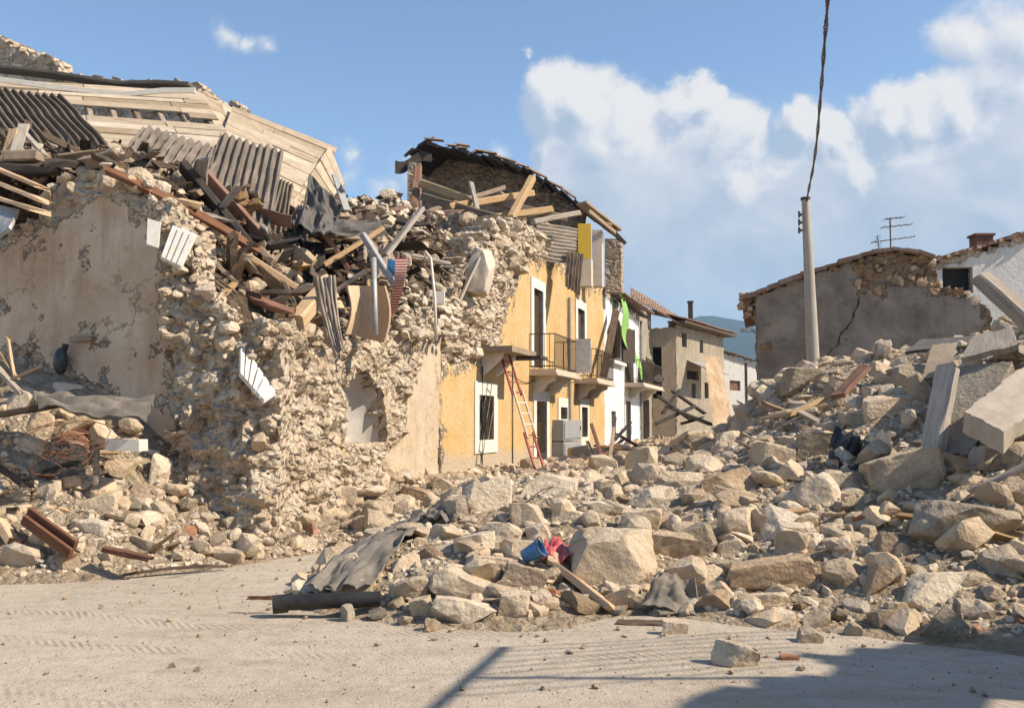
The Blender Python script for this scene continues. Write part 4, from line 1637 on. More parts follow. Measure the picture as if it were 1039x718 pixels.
bo = [brect(692, 338, 697, 352), brect(710, 345, 713.5, 358), brect(697, 376, 709, 385), brect(702, 389, 706, 404), brect(715, 388, 719, 404)]
wall('front_wall', BF, 0, b_s1, -.2, lambda s: BF.sz(700, 333)[1], 'drab_plaster', BH, bo, cell=.2, thick=.4, plaster=lambda s, z: 1, disp=.1, rag=.02, seed=11)
for r in bo:
    mb = MB()
    mb.box(BF.pt(r[0], r[1], .25), BF.u * (r[2] - r[0]), BF.n * .05, Vector((0, 0, r[3] - r[1])))
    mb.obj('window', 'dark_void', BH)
za = BF.sz(700, 331)[1]
tiled_roof('roof', BH, quad(BF.pt(-.6, za + .05, -.7), BF.pt(b_s1 + .3, za + .05, -.7), BF.pt(b_s1 + .3, za + 1.5, 4.5), BF.pt(-.6, za + 1.5, 4.5)), 8, 26)
mb = MB()
mb.box(BF.pt(-.6, za - .08, -.68), BF.u * (b_s1 + .9), -BF.n * .9, Vector((0, 0, .1)))
mb.obj('eave_soffit', 'dark_wood', BH)
tiled_roof('wing_roof', BH, quad(P(640, 303, 47), P(690, 330, 47.6), P(694, 326, 52.5), P(640, 293, 51.5)), 6, 20, ragged=.2)
mb = MB()
ca = P(699, 328, 52)
mb.box(ca, Vector((.22, 0, 0)), Vector((0, .22, 0)), Vector((0, 0, 1.1)))
mb.box(ca + Vector((-.04, -.04, 1.1)), Vector((.3, 0, 0)), Vector((0, .3, 0)), Vector((0, 0, .1)))
mb.obj('chimney_pipe', 'iron', BH)
mb = MB()
mb.sheet(quad(BF.pt(BF.s(692), BF.sz(700, 377)[1], -1.4), BF.pt(BF.s(714), BF.sz(700, 377)[1] - .1, -1.4), BF.pt(BF.s(712), BF.sz(700, 366)[1], 0), BF.pt(BF.s(698), BF.sz(700, 366)[1], 0)), 3, 3, .05)
mb.obj('door_canopy', 'zinc', BH)

# ================================================================== SMALL FAR HOUSE
SH = empty('far_house', (15.5, 62, 0))
tag(SH, 'small pale rendered house far down the street below the blue hill', 'house')
a, b_ = P(729, 400, 58), P(771, 400, 62)
SP = Plane(a.x, a.y, b_.x - a.x, b_.y - a.y)
sL = (b_ - a).xy.length
st = interp([(0, SP.sz(731, 357)[1]), (sL, SP.sz(768, 370)[1])])
ro = (SP.s(741), SP.sz(745, 396)[1], SP.s(752), SP.sz(745, 386)[1])
wall('front_wall', SP, 0, sL, -.2, st, 'far_render', SH, [ro], cell=.2, thick=.3, plaster=lambda s, z: 1, disp=0, rag=0, seed=12)
mb = MB()
mb.box(SP.pt(ro[0], ro[1], .2), SP.u * (ro[2] - ro[0]), SP.n * .05, Vector((0, 0, ro[3] - ro[1])))
mb.obj('doorway', 'rust', SH)
tiled_roof('roof', SH, quad(SP.pt(-.3, st(0) + .02, -.4), SP.pt(sL + .3, st(sL) + .02, -.4), SP.pt(sL + .3, st(sL) + 1.2, 4), SP.pt(-.3, st(0) + 1.2, 4)), 5, 12, 'fibre_cement')
mb = MB()
mb.tube([SP.pt(SP.s(757), st(2) - .3, -.08), SP.pt(SP.s(757), 1, -.08)], .06, 6)
mb.obj('downpipe', 'iron', SH)

# ================================================================== GREY HOUSE right
GH = empty('grey_house', (8.5, 26.5, 0))
tag(GH, 'squat grey rendered house with a cracked gable wall and collapsed right corner', 'house')
a, b_ = P(768, 400, 26), P(1010, 400, 24.6)
GP = Plane(a.x, a.y, b_.x - a.x, b_.y - a.y)
gt = interp(sorted(GP.sz(*p) for p in [(768, 299), (812, 281), (850, 269), (884, 258), (905, 256), (930, 259), (944, 263), (952, 283), (958, 292), (972, 294), (988, 299), (1000, 312), (1007, 325), (1010, 340)]))
gpoly = [GP.sz(*p) for p in [(760, 420), (760, 290), (812, 280), (866, 262), (869, 290), (876, 297), (900, 295), (925, 283), (940, 292), (958, 300), (988, 303), (1004, 325), (1003, 420)]]
ghL = GP.s(1010)
wall('gable_wall', GP, 0, ghL, -.2, gt, 'grey_render', GH, [], cell=.10, thick=.45, plaster=lambda s, z: .5 + poly_sd((s, z), gpoly) * 1.5, disp=.2, rag=.05, seed=13)
# side wall going back on the left
GL = Plane(a.x + 2.9, a.y + 9, -2.9, -9)
wall('side_wall', GL, 0, 9.4, -.2, lambda s: GP.sz(768, 300)[1], 'grey_render', GH, [], cell=.3, thick=.4, plaster=lambda s, z: 1, disp=.1, rag=.03, seed=14)
# crack
mb = MB()
ck = [(873, 301), (871, 312), (864, 322), (861, 331), (856, 337), (851, 345), (848, 352), (841, 358), (835, 366), (832, 374)]
pts = [GP.pt(*GP.sz(*p), -.012) for p in ck]
rng_ = random.Random(4)
fine_ = []
for i in range(len(pts) - 1):
    for t in (0, .33, .66):
        fine_.append(pts[i].lerp(pts[i + 1], t) + GP.u * rng_.uniform(-.05, .05))
mb.sheet(lambda u, v: fine_[min(len(fine_) - 1, int(v * (len(fine_) - 1)))] + GP.u * ((u - .5) * (.012 + .035 * abs(math.sin(v * 23)) * (1 - v * .7))), 1, len(fine_) - 1, .01)
mb.obj('wall_crack', 'dark_void', GH)
# roof: dark edge with tiles
mb = MB()
re = [GP.sz(*p) for p in [(752, 302), (768, 297), (812, 279), (850, 267), (884, 256), (905, 253), (930, 256), (946, 261)]]
for (p0, p1) in zip(re, re[1:]):
    n_ = max(1, int((p1[0] - p0[0]) / .26))
    for k in range(n_):
        s0_, s1_ = p0[0] + (p1[0] - p0[0]) * k / n_, p0[0] + (p1[0] - p0[0]) * (k + 1) / n_
        z0_, z1_ = p0[1] + (p1[1] - p0[1]) * k / n_, p0[1] + (p1[1] - p0[1]) * (k + 1) / n_
        o_ = RNG.uniform(.12, .34)
        mb.sheet(quad(GP.pt(s0_, z0_, -o_), GP.pt(s1_ + .03, z1_ - .02, -o_), GP.pt(s1_ + .03, z1_, 8), GP.pt(s0_, z0_, 8)), 2, 2, RNG.uniform(.07, .13), rnd=RNG.random())
mb.obj('roof', 'roof_tile', GH)
mb = MB()
rs2 = np.random.RandomState(3)
items = []
for k in range(90):
    px, py = rs2.uniform(751, 769), rs2.uniform(298, 322)
    if py > 324 - (px - 768) ** 2 * .02 or (px < 757 and py > 312):
        continue
    q = P(px, py, 26.1 + rs2.uniform(-.1, 1.2))
    items.append((q.x, q.y, q.z, rs2.uniform(.1, .26), 1))
merged_rocks('broken_eave_stones', items, 'brown_stone', 21, GH, sub=2)
items = []
for k in range(80):
    px, py = rs2.uniform(868, 990), rs2.uniform(260, 300)
    s, z = GP.sz(px, py)
    if z > gt(s) + .06 or .5 + poly_sd((s, z), gpoly) * 1.5 > .45:
        continue
    q = GP.pt(s, z, rs2.uniform(-.03, .2))
    items.append((q.x, q.y, q.z, rs2.uniform(.1, .3), 1))
merged_rocks('bedded_stones', items, 'brown_stone', 22, GH, sub=2)

# ================================================================== WHITE-GREY HOUSE behind at right
DH = empty('pale_house', (16, 32, 0))
tag(DH, 'pale house at the right edge with a black window hole and tiled roof', 'house')
a, b_ = P(930, 400, 31), P(1120, 400, 31)
DP = Plane(a.x, a.y, b_.x - a.x, b_.y - a.y)
dt = interp(sorted(DP.sz(*p) for p in [(930, 268), (946, 267), (975, 258), (997, 252), (1024, 243), (1042, 239), (1120, 262)]))
dr = (DP.s(961), DP.sz(975, 297)[1], DP.s(992), DP.sz(975, 271)[1])
dwp = lambda s, z: 1.0 if dt(s) - z > .25 else .3
wall('front_wall', DP, 0, DP.s(1120), -.2, dt, 'dim_render', DH, [dr], cell=.16, thick=.4, plaster=dwp, disp=.15, rag=.08, seed=15)
mb = MB()
mb.box(DP.pt(dr[0], dr[1], .36), DP.u * (dr[2] - dr[0]), DP.n * .05, Vector((0, 0, dr[3] - dr[1])))
mb.obj('window', 'dark_void', DH)
mb = MB()
for k in range(40):
    s0_ = DP.s(944) + k * .14
    if s0_ > DP.s(1056):
        break
    z_ = dt(s0_) + .08
    mb.sheet(quad(DP.pt(s0_, z_, -RNG.uniform(.1, .3)), DP.pt(s0_ + .15, dt(s0_ + .15) + .06, -.2), DP.pt(s0_ + .15, dt(s0_ + .15) + .1, 5), DP.pt(s0_, z_ + .05, 5)), 2, 2, RNG.uniform(.06, .12), rnd=RNG.random())
mb.obj('roof', 'roof_tile', DH)
mb = MB()
q = P(991, 252, 31.4)
mb.box(q, Vector((.55, 0, 0)), Vector((0, .5, 0)), Vector((0, 0, .42)), .3)
mb.box(q + Vector((-.05, -.05, .42)), Vector((.65, 0, 0)), Vector((0, .6, 0)), Vector((0, 0, .07)), .8)
mb.obj('chimney', 'rust', DH)

# ================================================================== HOUSE OUTSIDE THE FRAME that throws the shade on the road at lower right
def shadow_src(g_, h):
    t = h / math.tan(SUN_EL)
    return Vector(g_) + Vector((SUN_DIR.x * t, SUN_DIR.y * t, h))


ge0, ge1 = g0(728, 716), g0(864, 636)
q0, q1 = shadow_src(ge0, 6.2), shadow_src(ge1, 6.2)
dirn = Vector((q1.x - q0.x, q1.y - q0.y, 0)).normalized()
OP = Plane(q0.x - dirn.x * 14, q0.y - dirn.y * 14, dirn.x, dirn.y)
oL = 14 + Vector((q1.x - q0.x, q1.y - q0.y, 0)).length
OH = empty('roadside_house', tuple(OP.pt(oL / 2, 0, 2)))
tag(OH, 'rendered roadside house just past the right edge, casting shade over the road corner', 'house')
wall('front_wall', Plane(OP.pt(oL, 0).x, OP.pt(oL, 0).y, -dirn.x, -dirn.y), 0, oL, -.2, interp([(0, 5.2), (.5, 5.9), (1.2, 6.2), (1.9, 5.9), (2.4, 6.4), (3.4, 6.0), (4.1, 6.35), (5.2, 5.8), (6.0, 6.2), (8, 6.5), (12, 6.1), (20, 6.2)]), 'beige_plaster', OH, [(2, 1, 3, 2.4), (2, 3.9, 3, 5.3), (6, 0, 7.1, 2.2), (6, 3.9, 7, 5.3)], cell=.14, thick=.4, plaster=lambda s, z: 1, disp=.1, rag=.22, seed=16)
mb = MB()
for s in (0, oL - .4):
    mb.box(OP.pt(s, -.2, -.45), OP.u * .4, OP.n * 4.0, Vector((0, 0, 4.9)))
mb.obj('side_wall', 'grey_rendered', OH)
mb = MB()
mb.box(OP.pt(.1, 4.72, -.42), OP.u * (oL - .2), OP.n * 4.1, Vector((0, 0, .16)))
mb.obj('upper_floor', 'concrete', OH)
# bracket with a row of cables on that house; its shadow lies on the road
br0, br1 = g0(513, 655), g0(432, 726)
h_ = 4.6
ba, bb = shadow_src(br0, h_), shadow_src(br1, h_)

# ------------------------------------------------------------------ label helper
ANCH_R = {'blue bucket': (540, 562), 'red plastic bag': (572, 563), 'big rounded boulder': (622, 570), 'upright wooden post': (948, 415), 'tilted concrete slab': (1010, 415),
          'leaning plaster panel': (730, 405), 'red ladder foot': (550, 485), 'black pipe': (335, 612), 'crumpled grey sheet': (678, 603), 'black plastic flap': (860, 450),
          'pitted boulder': (955, 600), 'pyramid shaped stone': (828, 502), 'grey meter cabinets': (569, 448), 'rough grey boulder': (970, 540), 'long slanting boulder': (778, 585),
          'concrete pole': (826, 378), 'yellow wall corner': (450, 480), 'draped grey felt': (385, 570), 'brick shaped block': (830, 455), 'large faceted boulder': (915, 483), 'white street boulder': (650, 470),
          'tan panel on the heap': (955, 365), 'stray road stone': (745, 665)}
ANCH_L = {'white painted block': (122, 450), 'arched niche': (367, 412), 'fallen white shutter': (260, 378), 'bent metal sheet': (110, 412), 'dark hanging bottle': (70, 365), 'red brown channel': (75, 540),
          'lower wall corner': (185, 490), 'left picture edge': (0, 480), 'cream plaster strip': (415, 440), 'grey plaster slab': (163, 478)}
ANCH_D = {'slatted white shutter': (182, 248), 'grey plaster lump': (237, 292), 'round beam end': (308, 313), 'red striped tape': (405, 290), 'steel post': (379, 300), 'white box': (446, 300),
          'long brown plank': (235, 245), 'curled corrugated strip': (333, 315), 'roofing felt sheet': (325, 215), 'orange boards': (20, 200), 'ribbed brown roof sheet': (200, 175), 'curved board': (360, 300), 'yellow foam clump': (240, 215)}


def near_label(base, px, py, anch):
    best = min(anch, key=lambda k: (anch[k][0] - px) ** 2 + (anch[k][1] - py) ** 2)
    dx, dy = px - anch[best][0], py - anch[best][1]
    far = math.hypot(dx, dy)
    pre = 'just ' if far < 30 else ('well ' if far > 95 else '')
    if abs(dx) > 2.2 * abs(dy):
        rel = 'right of' if dx > 0 else 'left of'
    elif abs(dy) > 2.2 * abs(dx):
        rel = 'below' if dy > 0 else 'above'
    else:
        rel = ('below and ' if dy > 0 else 'above and ') + ('right of' if dx > 0 else 'left of')
    return f'{base} {pre}{rel} the {best}'


LABELLED = []           # (object, base label, size, group)


def finish_labels():
    by = {}
    for o, lab, size, g_ in LABELLED:
        by.setdefault(lab, []).append((size, o, g_))
    for lab, L in by.items():
        L.sort(key=lambda t: -t[0])
        for i, (s, o, g_) in enumerate(L):
            l2 = lab
            if len(L) == 2 and L[0][0] > L[1][0] * 1.12:
                l2 = ('larger ' if i == 0 else 'smaller ') + lab
            elif len(L) >= 3 and i == 0 and L[0][0] > L[1][0] * 1.15:
                l2 = 'biggest ' + lab
            elif len(L) >= 3 and i == len(L) - 1 and L[-2][0] > L[-1][0] * 1.15:
                l2 = 'tiniest ' + lab if 'small' in lab else 'smallest ' + lab
            if len(l2.split()) > 16:
                l2 = l2.replace(' on the ruin', '').replace(' among stones', '')
            o['label'] = l2
            o['group'] = g_


# ------------------------------------------------------------------ named stones: px, py, w, h, tilt, kind, mat, label
GR = 'stones of the right heap'


def hero(px, py, w, h, ang, seed, mat, label, blk=0.0, cuts=10, d=None, dk=0.85, H=None, rough=.034, sub=5, name='boulder', group=GR, sink=.18, cat='boulder', yaw=0.0):
    p = hit(px, py + h * .30, H)
    dd = d if d else (p.y if p is not None else G(px, py + h * .5).y)
    ww, hh = w * dd / FPX, h * dd / FPX
    dep = (ww + hh) / 2 * dk
    V, F = rock_unit(seed, sub, cuts=cuts, rough=rough, block=blk, cmin=.62 if cuts >= 12 else .42)
    V = V * np.array([ww, dep, hh])
    a = R(ang)
    c_, s_ = math.cos(a), math.sin(a)
    V = V @ np.array([[c_, 0, -s_], [0, 1, 0], [s_, 0, c_]]).T
    cy, sy = math.cos(R(yaw)), math.sin(R(yaw))
    V = V @ np.array([[cy, -sy, 0], [sy, cy, 0], [0, 0, 1]]).T
    c = P(px, py, dd + dep * .25)
    V = V + np.array(c)
    o = np_obj(name, V, F.tolist(), None, mat, smooth=24)
    tag(o, label, cat, group)
    OCC.append((px, py, max(w, h) * .5))
    return o


OCC = []
L_, WL, GS, BR = 'limestone', 'white_limestone', 'grey_stone', 'brown_stone'
HEROES = [
    (621, 570, 88, 70, 4, 31, L_, 'big rounded pale boulder at the front beside the plank and red bag', .1, 16),
    (682, 559, 48, 42, -8, 32, L_, 'rounded boulder just right of the big front boulder', .3, 9),
    (778, 586, 86, 38, 12, 33, BR, 'long slanting loaf shaped boulder low on the heap front', .75, 7),
    (955, 602, 82, 44, -2, 34, WL, 'pale pitted oval boulder near the lower right of the heap', .2, 8),
    (972, 540, 112, 62, -10, 35, GS, 'huge rough grey boulder at the right below the wood scraps', .5, 8),
    (915, 484, 76, 56, 10, 36, L_, 'large faceted boulder standing out below the upright wooden post', .2, 8),
    (830, 455, 52, 34, -5, 37, L_, 'brick shaped pale block with squared ends on the upper heap', 1.0, 2),
    (828, 503, 50, 48, 0, 38, L_, 'pyramid shaped boulder with a pointed top mid heap', 0, 6),
    (753, 536, 50, 44, 0, 39, L_, 'chunky boulder left of a paler one, mid slope above the loaf shaped boulder', .4, 9),
    (797, 537, 50, 40, -20, 40, WL, 'slanted pale boulder directly right of the chunky mid slope boulder', .5, 8),
    (738, 496, 66, 38, 12, 41, BR, 'wide low boulder on the left shoulder of the right heap', .3, 10),
    (785, 467, 44, 34, -10, 42, L_, 'pale boulder left of the brick shaped block', .4, 9),
    (899, 417, 54, 34, 3, 43, L_, 'broad pale boulder left of the upright wooden post', .3, 9),
    (918, 386, 40, 34, 0, 44, GS, 'angular grey boulder on the crest left of the tan panel', .2, 9),
    (934, 398, 26, 40, 8, 45, GS, 'tall shaded stone against the left side of the wooden post', .5, 8),
    (855, 398, 34, 26, 0, 46, BR, 'tan stone on the crest right of the concrete pole', .4, 9),
    (812, 390, 40, 34, 0, 47, GS, 'rounded grey boulder on the crest left of the concrete pole', .3, 9),
    (752, 402, 34, 22, 0, 48, WL, 'pale boulder at the left end of the heap crest', .4, 9),
    (775, 395, 34, 20, 8, 49, WL, 'flat pale boulder on the crest near its left end', .5, 8),
    (760, 419, 34, 20, 0, 50, L_, 'low pale stone under the left end of the crest', .5, 8),
    (857, 586, 42, 38, 0, 51, GS, 'bluish grey rounded boulder left of the pitted boulder', .2, 10),
    (888, 592, 22, 36, -35, 52, BR, 'leaning thin stone slab between the grey and pitted boulders', .6, 6),
    (1022, 580, 42, 48, 18, 53, GS, 'shaded pointed boulder at the right edge of the heap foot', .1, 9),
    (905, 630, 46, 26, 0, 54, BR, 'brown low stone at the heap foot left of shaded ones', .3, 10),
    (961, 638, 46, 40, -38, 55, GS, 'slanted dark stone in the shade under the pitted boulder', .4, 9),
    (470, 621, 66, 30, -4, 56, WL, 'white triangular stone lying flat at the front edge', .1, 7),
    (428, 618, 26, 26, 20, 57, L_, 'cube shaped stone with a shaded face at the front edge', 1.0, 2),
    (498, 573, 54, 20, -4, 58, L_, 'smooth flat oblong stone left of the blue bucket', .6, 8),
    (482, 556, 44, 30, 10, 59, WL, 'pale pointed stone behind the smooth flat stone left of the bucket', .2, 9),
    (521, 616, 30, 34, -8, 60, WL, 'bright upright block at the front edge below the bucket', .7, 6),
    (540, 620, 36, 20, -18, 61, L_, 'slanting slab beside the bright upright block', .8, 5),
    (650, 470, 32, 38, -6, 62, WL, 'white boulder lying in the street near the grey cabinets', .2, 9),
    (494, 510, 56, 46, 14, 63, WL, 'big cream block crowning the middle heap under the yellow wall', .6, 6),
    (464, 522, 26, 40, 5, 64, L_, 'upright shaded slab left of the cream block', .9, 4),
    (556, 500, 56, 40, -12, 65, WL, 'broad white boulder below the ladder foot', .3, 9),
    (535, 528, 38, 36, 0, 66, L_, 'rounded pale boulder above the blue bucket', .3, 10),
    (508, 541, 46, 26, -10, 67, WL, 'smooth pale boulder left above the blue bucket', .3, 10),
    (746, 666, 46, 30, -6, 68, WL, 'stray angular stone out on the road at the shade edge', .1, 8),
    (790, 631, 38, 20, 4, 69, L_, 'low stone at the front foot of the heap', .4, 9),
    (828, 630, 30, 20, 10, 70, L_, 'small pointed stone at the front foot of the heap', .1, 9),
    (820, 646, 26, 18, 0, 71, GS, 'dark small stone on the shaded road edge', .3, 9),
    (532, 588, 44, 30, -20, 72, BR, 'brownish block lying under the blue bucket', .9, 4),
    (470, 598, 70, 34, -22, 73, WL, 'flat white slab leaning behind the triangular front stone', .5, 7),
    (612, 472, 30, 22, 0, 74, WL, 'white stone in the street below the tangled bars', .3, 9),
    (590, 462, 30, 20, 10, 75, L_, 'pale stone by the foot of the grey cabinets', .3, 9),
    (700, 448, 40, 22, 5, 76, L_, 'pale boulder left of the foot of the leaning panel', .3, 9),
    (740, 448, 26, 22, 5, 77, WL, 'rounded white stone at the foot of the leaning panel', .2, 9),
    (860, 495, 40, 34, 12, 78, GS, 'shaded grey slab right of the pyramid shaped boulder', .6, 8),
    (820, 555, 36, 30, 0, 79, WL, 'pale stone under the slanted pale boulder', .2, 9),
    (905, 560, 40, 34, -20, 80, BR, 'brown stone wedged left of the huge grey boulder', .4, 9),
    (850, 555, 36, 22, 10, 81, L_, 'pale broken stone left of the brown wedged stone', .3, 9),
    (712, 552, 30, 40, 20, 82, GS, 'dark leaning slab right of the rounded front boulder', .7, 6),
    (780, 612, 40, 24, 0, 83, WL, 'pale stone below the long slanting boulder', .5, 8),
    (985, 620, 34, 26, 0, 84, GS, 'shaded rounded stone near the right foot of the heap', .3, 9),
    (1028, 505, 30, 40, 10, 85, BR, 'brown stone cut by the right edge above the shaded boulder', .3, 9),
    (650, 530, 44, 30, 0, 86, L_, 'pale boulder behind the rounded front boulder', .3, 9),
    (662, 508, 52, 28, 14, 87, WL, 'wide pale boulder in the middle slope left shoulder', .3, 9),
    (610, 520, 40, 24, 0, 88, WL, 'low pale boulder mid slope above the big front boulder', .3, 10),
    (575, 530, 34, 26, 0, 89, WL, 'white stone above the red plastic bag', .3, 10),
    (690, 490, 46, 26, -6, 90, L_, 'flat pale boulder at the top of the left shoulder', .4, 9),
    (870, 430, 34, 26, 0, 91, L_, 'pale stone above the black plastic flap', .4, 9),
    (1010, 470, 50, 34, -8, 92, BR, 'brown boulder below the tilted concrete slab', .4, 8),
    (930, 540, 34, 28, 0, 93, GS, 'grey stone between large faceted and huge grey boulders', .4, 8),
    (735, 580, 34, 26, 0, 94, GS, 'grey stone left of the long slanting boulder', .4, 8),
]
for (px, py, w, h, a, sd_, m_, lab, blk, cuts) in HEROES:
    hero(px, py, w, h, a, sd_ * 7, m_, lab, blk, cuts, sub=5 if w > 34 else 4, cat='boulder' if max(w, h) > 36 else 'stone', name='boulder' if max(w, h) > 36 else 'stone')
GL_ = 'stones of the left pile'
for (px, py, w, h, a, sd_, m_, lab, blk, cuts) in [
    (100, 512, 44, 30, 0, 131, WL, 'broad pale stone in the middle of the left pile', .4, 8),
    (92, 540, 40, 30, -15, 132, WL, 'white crusted stone right of the red brown channel', .2, 9),
    (30, 455, 40, 26, 8, 133, WL, 'flat white stone below the bent metal sheet', .3, 8),
    (162, 482, 18, 44, -8, 134, WL, 'upright grey white plaster slab against the wall foot', .8, 4),
    (45, 500, 36, 28, 0, 135, WL, 'pale square stone at the left side of the left pile', .6, 6),
    (60, 525, 36, 20, -20, 136, L_, 'tilted slab just above the red brown channel', .8, 5),
    (125, 478, 26, 22, 0, 137, BR, 'brown rounded stone below the white painted block', .2, 10),
    (145, 500, 22, 22, 0, 138, BR, 'brown stone at the foot of the upright plaster slab', .2, 10),
    (150, 555, 40, 18, -14, 139, L_, 'flat slab at the road edge of the left pile', .8, 5),
    (15, 555, 24, 18, 0, 140, 'clay', 'reddish brick lump at the far left of the pile foot', .6, 6),
    (70, 400, 30, 24, 0, 141, WL, 'pale stone above the bent metal sheet under the bottle', .3, 9),
    (18, 410, 26, 40, -30, 142, WL, 'tall pale slab propped at the left edge beside the metal sheet', .7, 6),
    (310, 500, 30, 26, 0, 143, L_, 'pale stone at the foot of the crumbling wall under the niche', .3, 9),
    (350, 505, 26, 24, 0, 144, WL, 'pale stone right below the arched niche', .3, 9),
    (385, 520, 34, 26, 0, 145, L_, 'pale stone at the bottom of the cream plaster strip', .4, 9),
    (420, 505, 34, 24, -10, 146, BR, 'dark faced stone left of the yellow wall corner', .8, 5),
    (440, 490, 28, 20, 0, 147, L_, 'pale stone touching the foot of the yellow wall', .4, 9),
]:
    hero(px, py, w, h, a, sd_ * 7, m_, lab, blk, cuts, sub=4, group=GL_, cat='stone', name='stone')

# ------------------------------------------------------------------ scattered stones : the 200 largest as objects, the rest merged
rs = np.random.RandomState(21)


def ptin(p, poly):
    return poly_sd(p, poly) > 0


ZR = [(283, 618), (330, 575), (400, 540), (430, 505), (520, 490), (610, 470), (700, 440), (750, 400), (820, 388), (930, 375), (1060, 350), (1060, 650), (890, 645), (780, 640), (600, 620), (480, 640), (400, 635)]
ZL = [(-20, 420), (40, 420), (100, 470), (170, 500), (260, 500), (340, 500), (420, 510), (400, 545), (330, 562), (200, 578), (-20, 588)]
place = []
tries = 0
while len(place) < 186 and tries < 6000:
    tries += 1
    zone = ZR if rs.rand() < .74 else ZL
    px, py = rs.uniform(-10, 1045), rs.uniform(375, 645)
    if not ptin((px, py), zone):
        continue
    size = 15 * (1 + rs.pareto(2.6) * .55) if zone is ZR else 13 * (1 + rs.pareto(3) * .4)
    size = min(size, 34)
    if any((px - a) ** 2 + (py - b_) ** 2 < (c * .8 + size * .42) ** 2 for a, b_, c in OCC):
        continue
    p = hit(px, py)
    if p is None or p.y > 30:
        continue
    OCC.append((px, py, size * .5))
    place.append((px, py, size, p, zone))
SHAPES = {0: 'angular', 1: 'rounded', 2: 'blocky', 3: 'many faceted'}
for k, (px, py, size, p, zone) in enumerate(place):
    m_ = rs.choice([L_, L_, L_, WL, WL, WL, WL, GS, GS, BR, BR, 'clay'])
    i = rs.randint(0, 24)
    o = bpy.data.objects.new('stone', rock_mesh(int(i), str(m_)))
    s = size * p.y / FPX
    o.scale = (s * rs.uniform(.9, 1.35), s * rs.uniform(.8, 1.1), s * rs.uniform(.6, .95))
    o.rotation_euler = (rs.uniform(-.5, .5), rs.uniform(-.5, .5), rs.uniform(0, 6.28))
    o.location = p + Vector((0, 0, s * rs.uniform(-.02, .22)))
    COL.objects.link(o)
    o['category'] = 'stone'
    tone = {L_: 'cream', WL: 'pale', GS: 'grey', BR: 'brownish', 'clay': 'reddish'}[m_]
    sz_ = 'small' if size < 17 else ('medium' if size < 23 else 'sizeable')
    LABELLED.append((o, near_label(f'{sz_} {tone} {SHAPES[i % 4]} stone', px, py, ANCH_R if zone is ZR else ANCH_L), size, 'loose stones of the right heap' if zone is ZR else 'loose stones of the left pile'))

# the countless smaller stones
items = []
xs = rs.uniform(-8.5, 11, 150000)
ys = rs.uniform(7, 48, 150000)
wgt = np.clip((10.0 / ys) ** 1.0, .12, 1)
sel = rs.rand(len(xs)) < wgt
xs, ys = xs[sel], ys[sel]
hz = HF.many(np.stack([xs, ys], 1))
vis = (hz > 0.02) & (np.abs(xs) < ys * .56 + .4)
side = (xs + 1.46) * .9599 - (ys - 20) * .2803
vis &= side > -.05 - 3.5 * (ys < 13.3)
xs, ys, hz = xs[vis], ys[vis], hz[vis]
big = []
for x, y, h in zip(xs, ys, hz):
    s = 0.042 * (1 + rs.pareto(2.1))
    s = min(s, .36) * (1 + .012 * y)
    z = h + (Hn(x, y) + .04) * min(1, (h + .05) / .3) + s * rs.uniform(-.18, .26)
    if s > .16:
        big.append((x, y, z, s, .8))
    else:
        items.append((x, y, z, s, .8))
print('small stones', len(items), 'mid', len(big))
merged_rocks('small_rubble_stones', items, 'white_limestone', 31, sub=1)
merged_rocks('middling_rubble_stones', big, 'limestone', 32, sub=2)
# crumbs strewn over the road
items = []
for k in range(5200):
    x, y = rs.uniform(-7, 5), rs.uniform(4.6, 14)
    h = HF(x, y)
    if h > .03 or rs.rand() > .22 + .78 * math.exp(h * 4.5):
        continue
    s = .009 * (1 + rs.pareto(2.1))
    s = min(s, .055)
    items.append((x, y, .035 * fbm((x, y, .3), .5, 3) - .01 + s * .25, s, .8))
merged_rocks('road_crumbs', items, 'brown_stone', 33, sub=1)

# stones lying in the roof debris
items = []
for k in range(4600):
    px, py = rs.uniform(-10, 470), rs.uniform(160, 340)
    x, y = rs.uniform(-9, .3), rs.uniform(13, 24)
    if not hd_keep(np.array(x), np.array(y), 0):
        continue
    h = HD(x, y)
    s = min(.3, .05 * (1 + rs.pareto(1.9)))
    items.append((x, y, h + .16 * fbm((x, y, 2), 1.3, 5) + .1 * fbm((x, y, 8), 4, 3) + s * .2, s, .8))
merged_rocks('debris_stones', items, 'limestone', 34, sub=2)
items = []
for k in range(160):                 # pale heap of stones at the far end of the debris
    px, py = rs.normal(404, 26), rs.normal(222, 12)
    p = hit(px, py, HD, 13, 24)
    if p is None:
        continue
    items.append((p.x, p.y, p.z + rs.uniform(0, .25), min(.4, .1 * (1 + rs.pareto(2))), .8))
for k in range(90):
    px, py = rs.uniform(400, 462), rs.uniform(300, 345)
    p = hit(px, py, HD, 13, 24)
    if p is None:
        continue
    items.append((p.x, p.y, p.z + rs.uniform(0, .15), rs.uniform(.1, .24), .8))
merged_rocks('pale_debris_stones', items, 'white_limestone', 35, sub=2)

# ------------------------------------------------------------------ timber and other debris
DG = 'timbers in the roof debris'


def tk(p0, p1, w, h, mat, label, name='plank', cat='plank', group=None, jit=.006, broken=.05, roll=0.0, bow=0.0, seg=6):
    mb = MB()
    mb.beam(p0, p1, w, h, roll=roll, jit=jit, broken=broken, bow=bow, seg=seg)
    o = mb.obj(name, mat)
    return tag(o, label, cat, group)


def thing_of(mb, name, mat, label, cat, group=None, smooth=None):
    return tag(mb.obj(name, mat, smooth=smooth), label, cat, group)


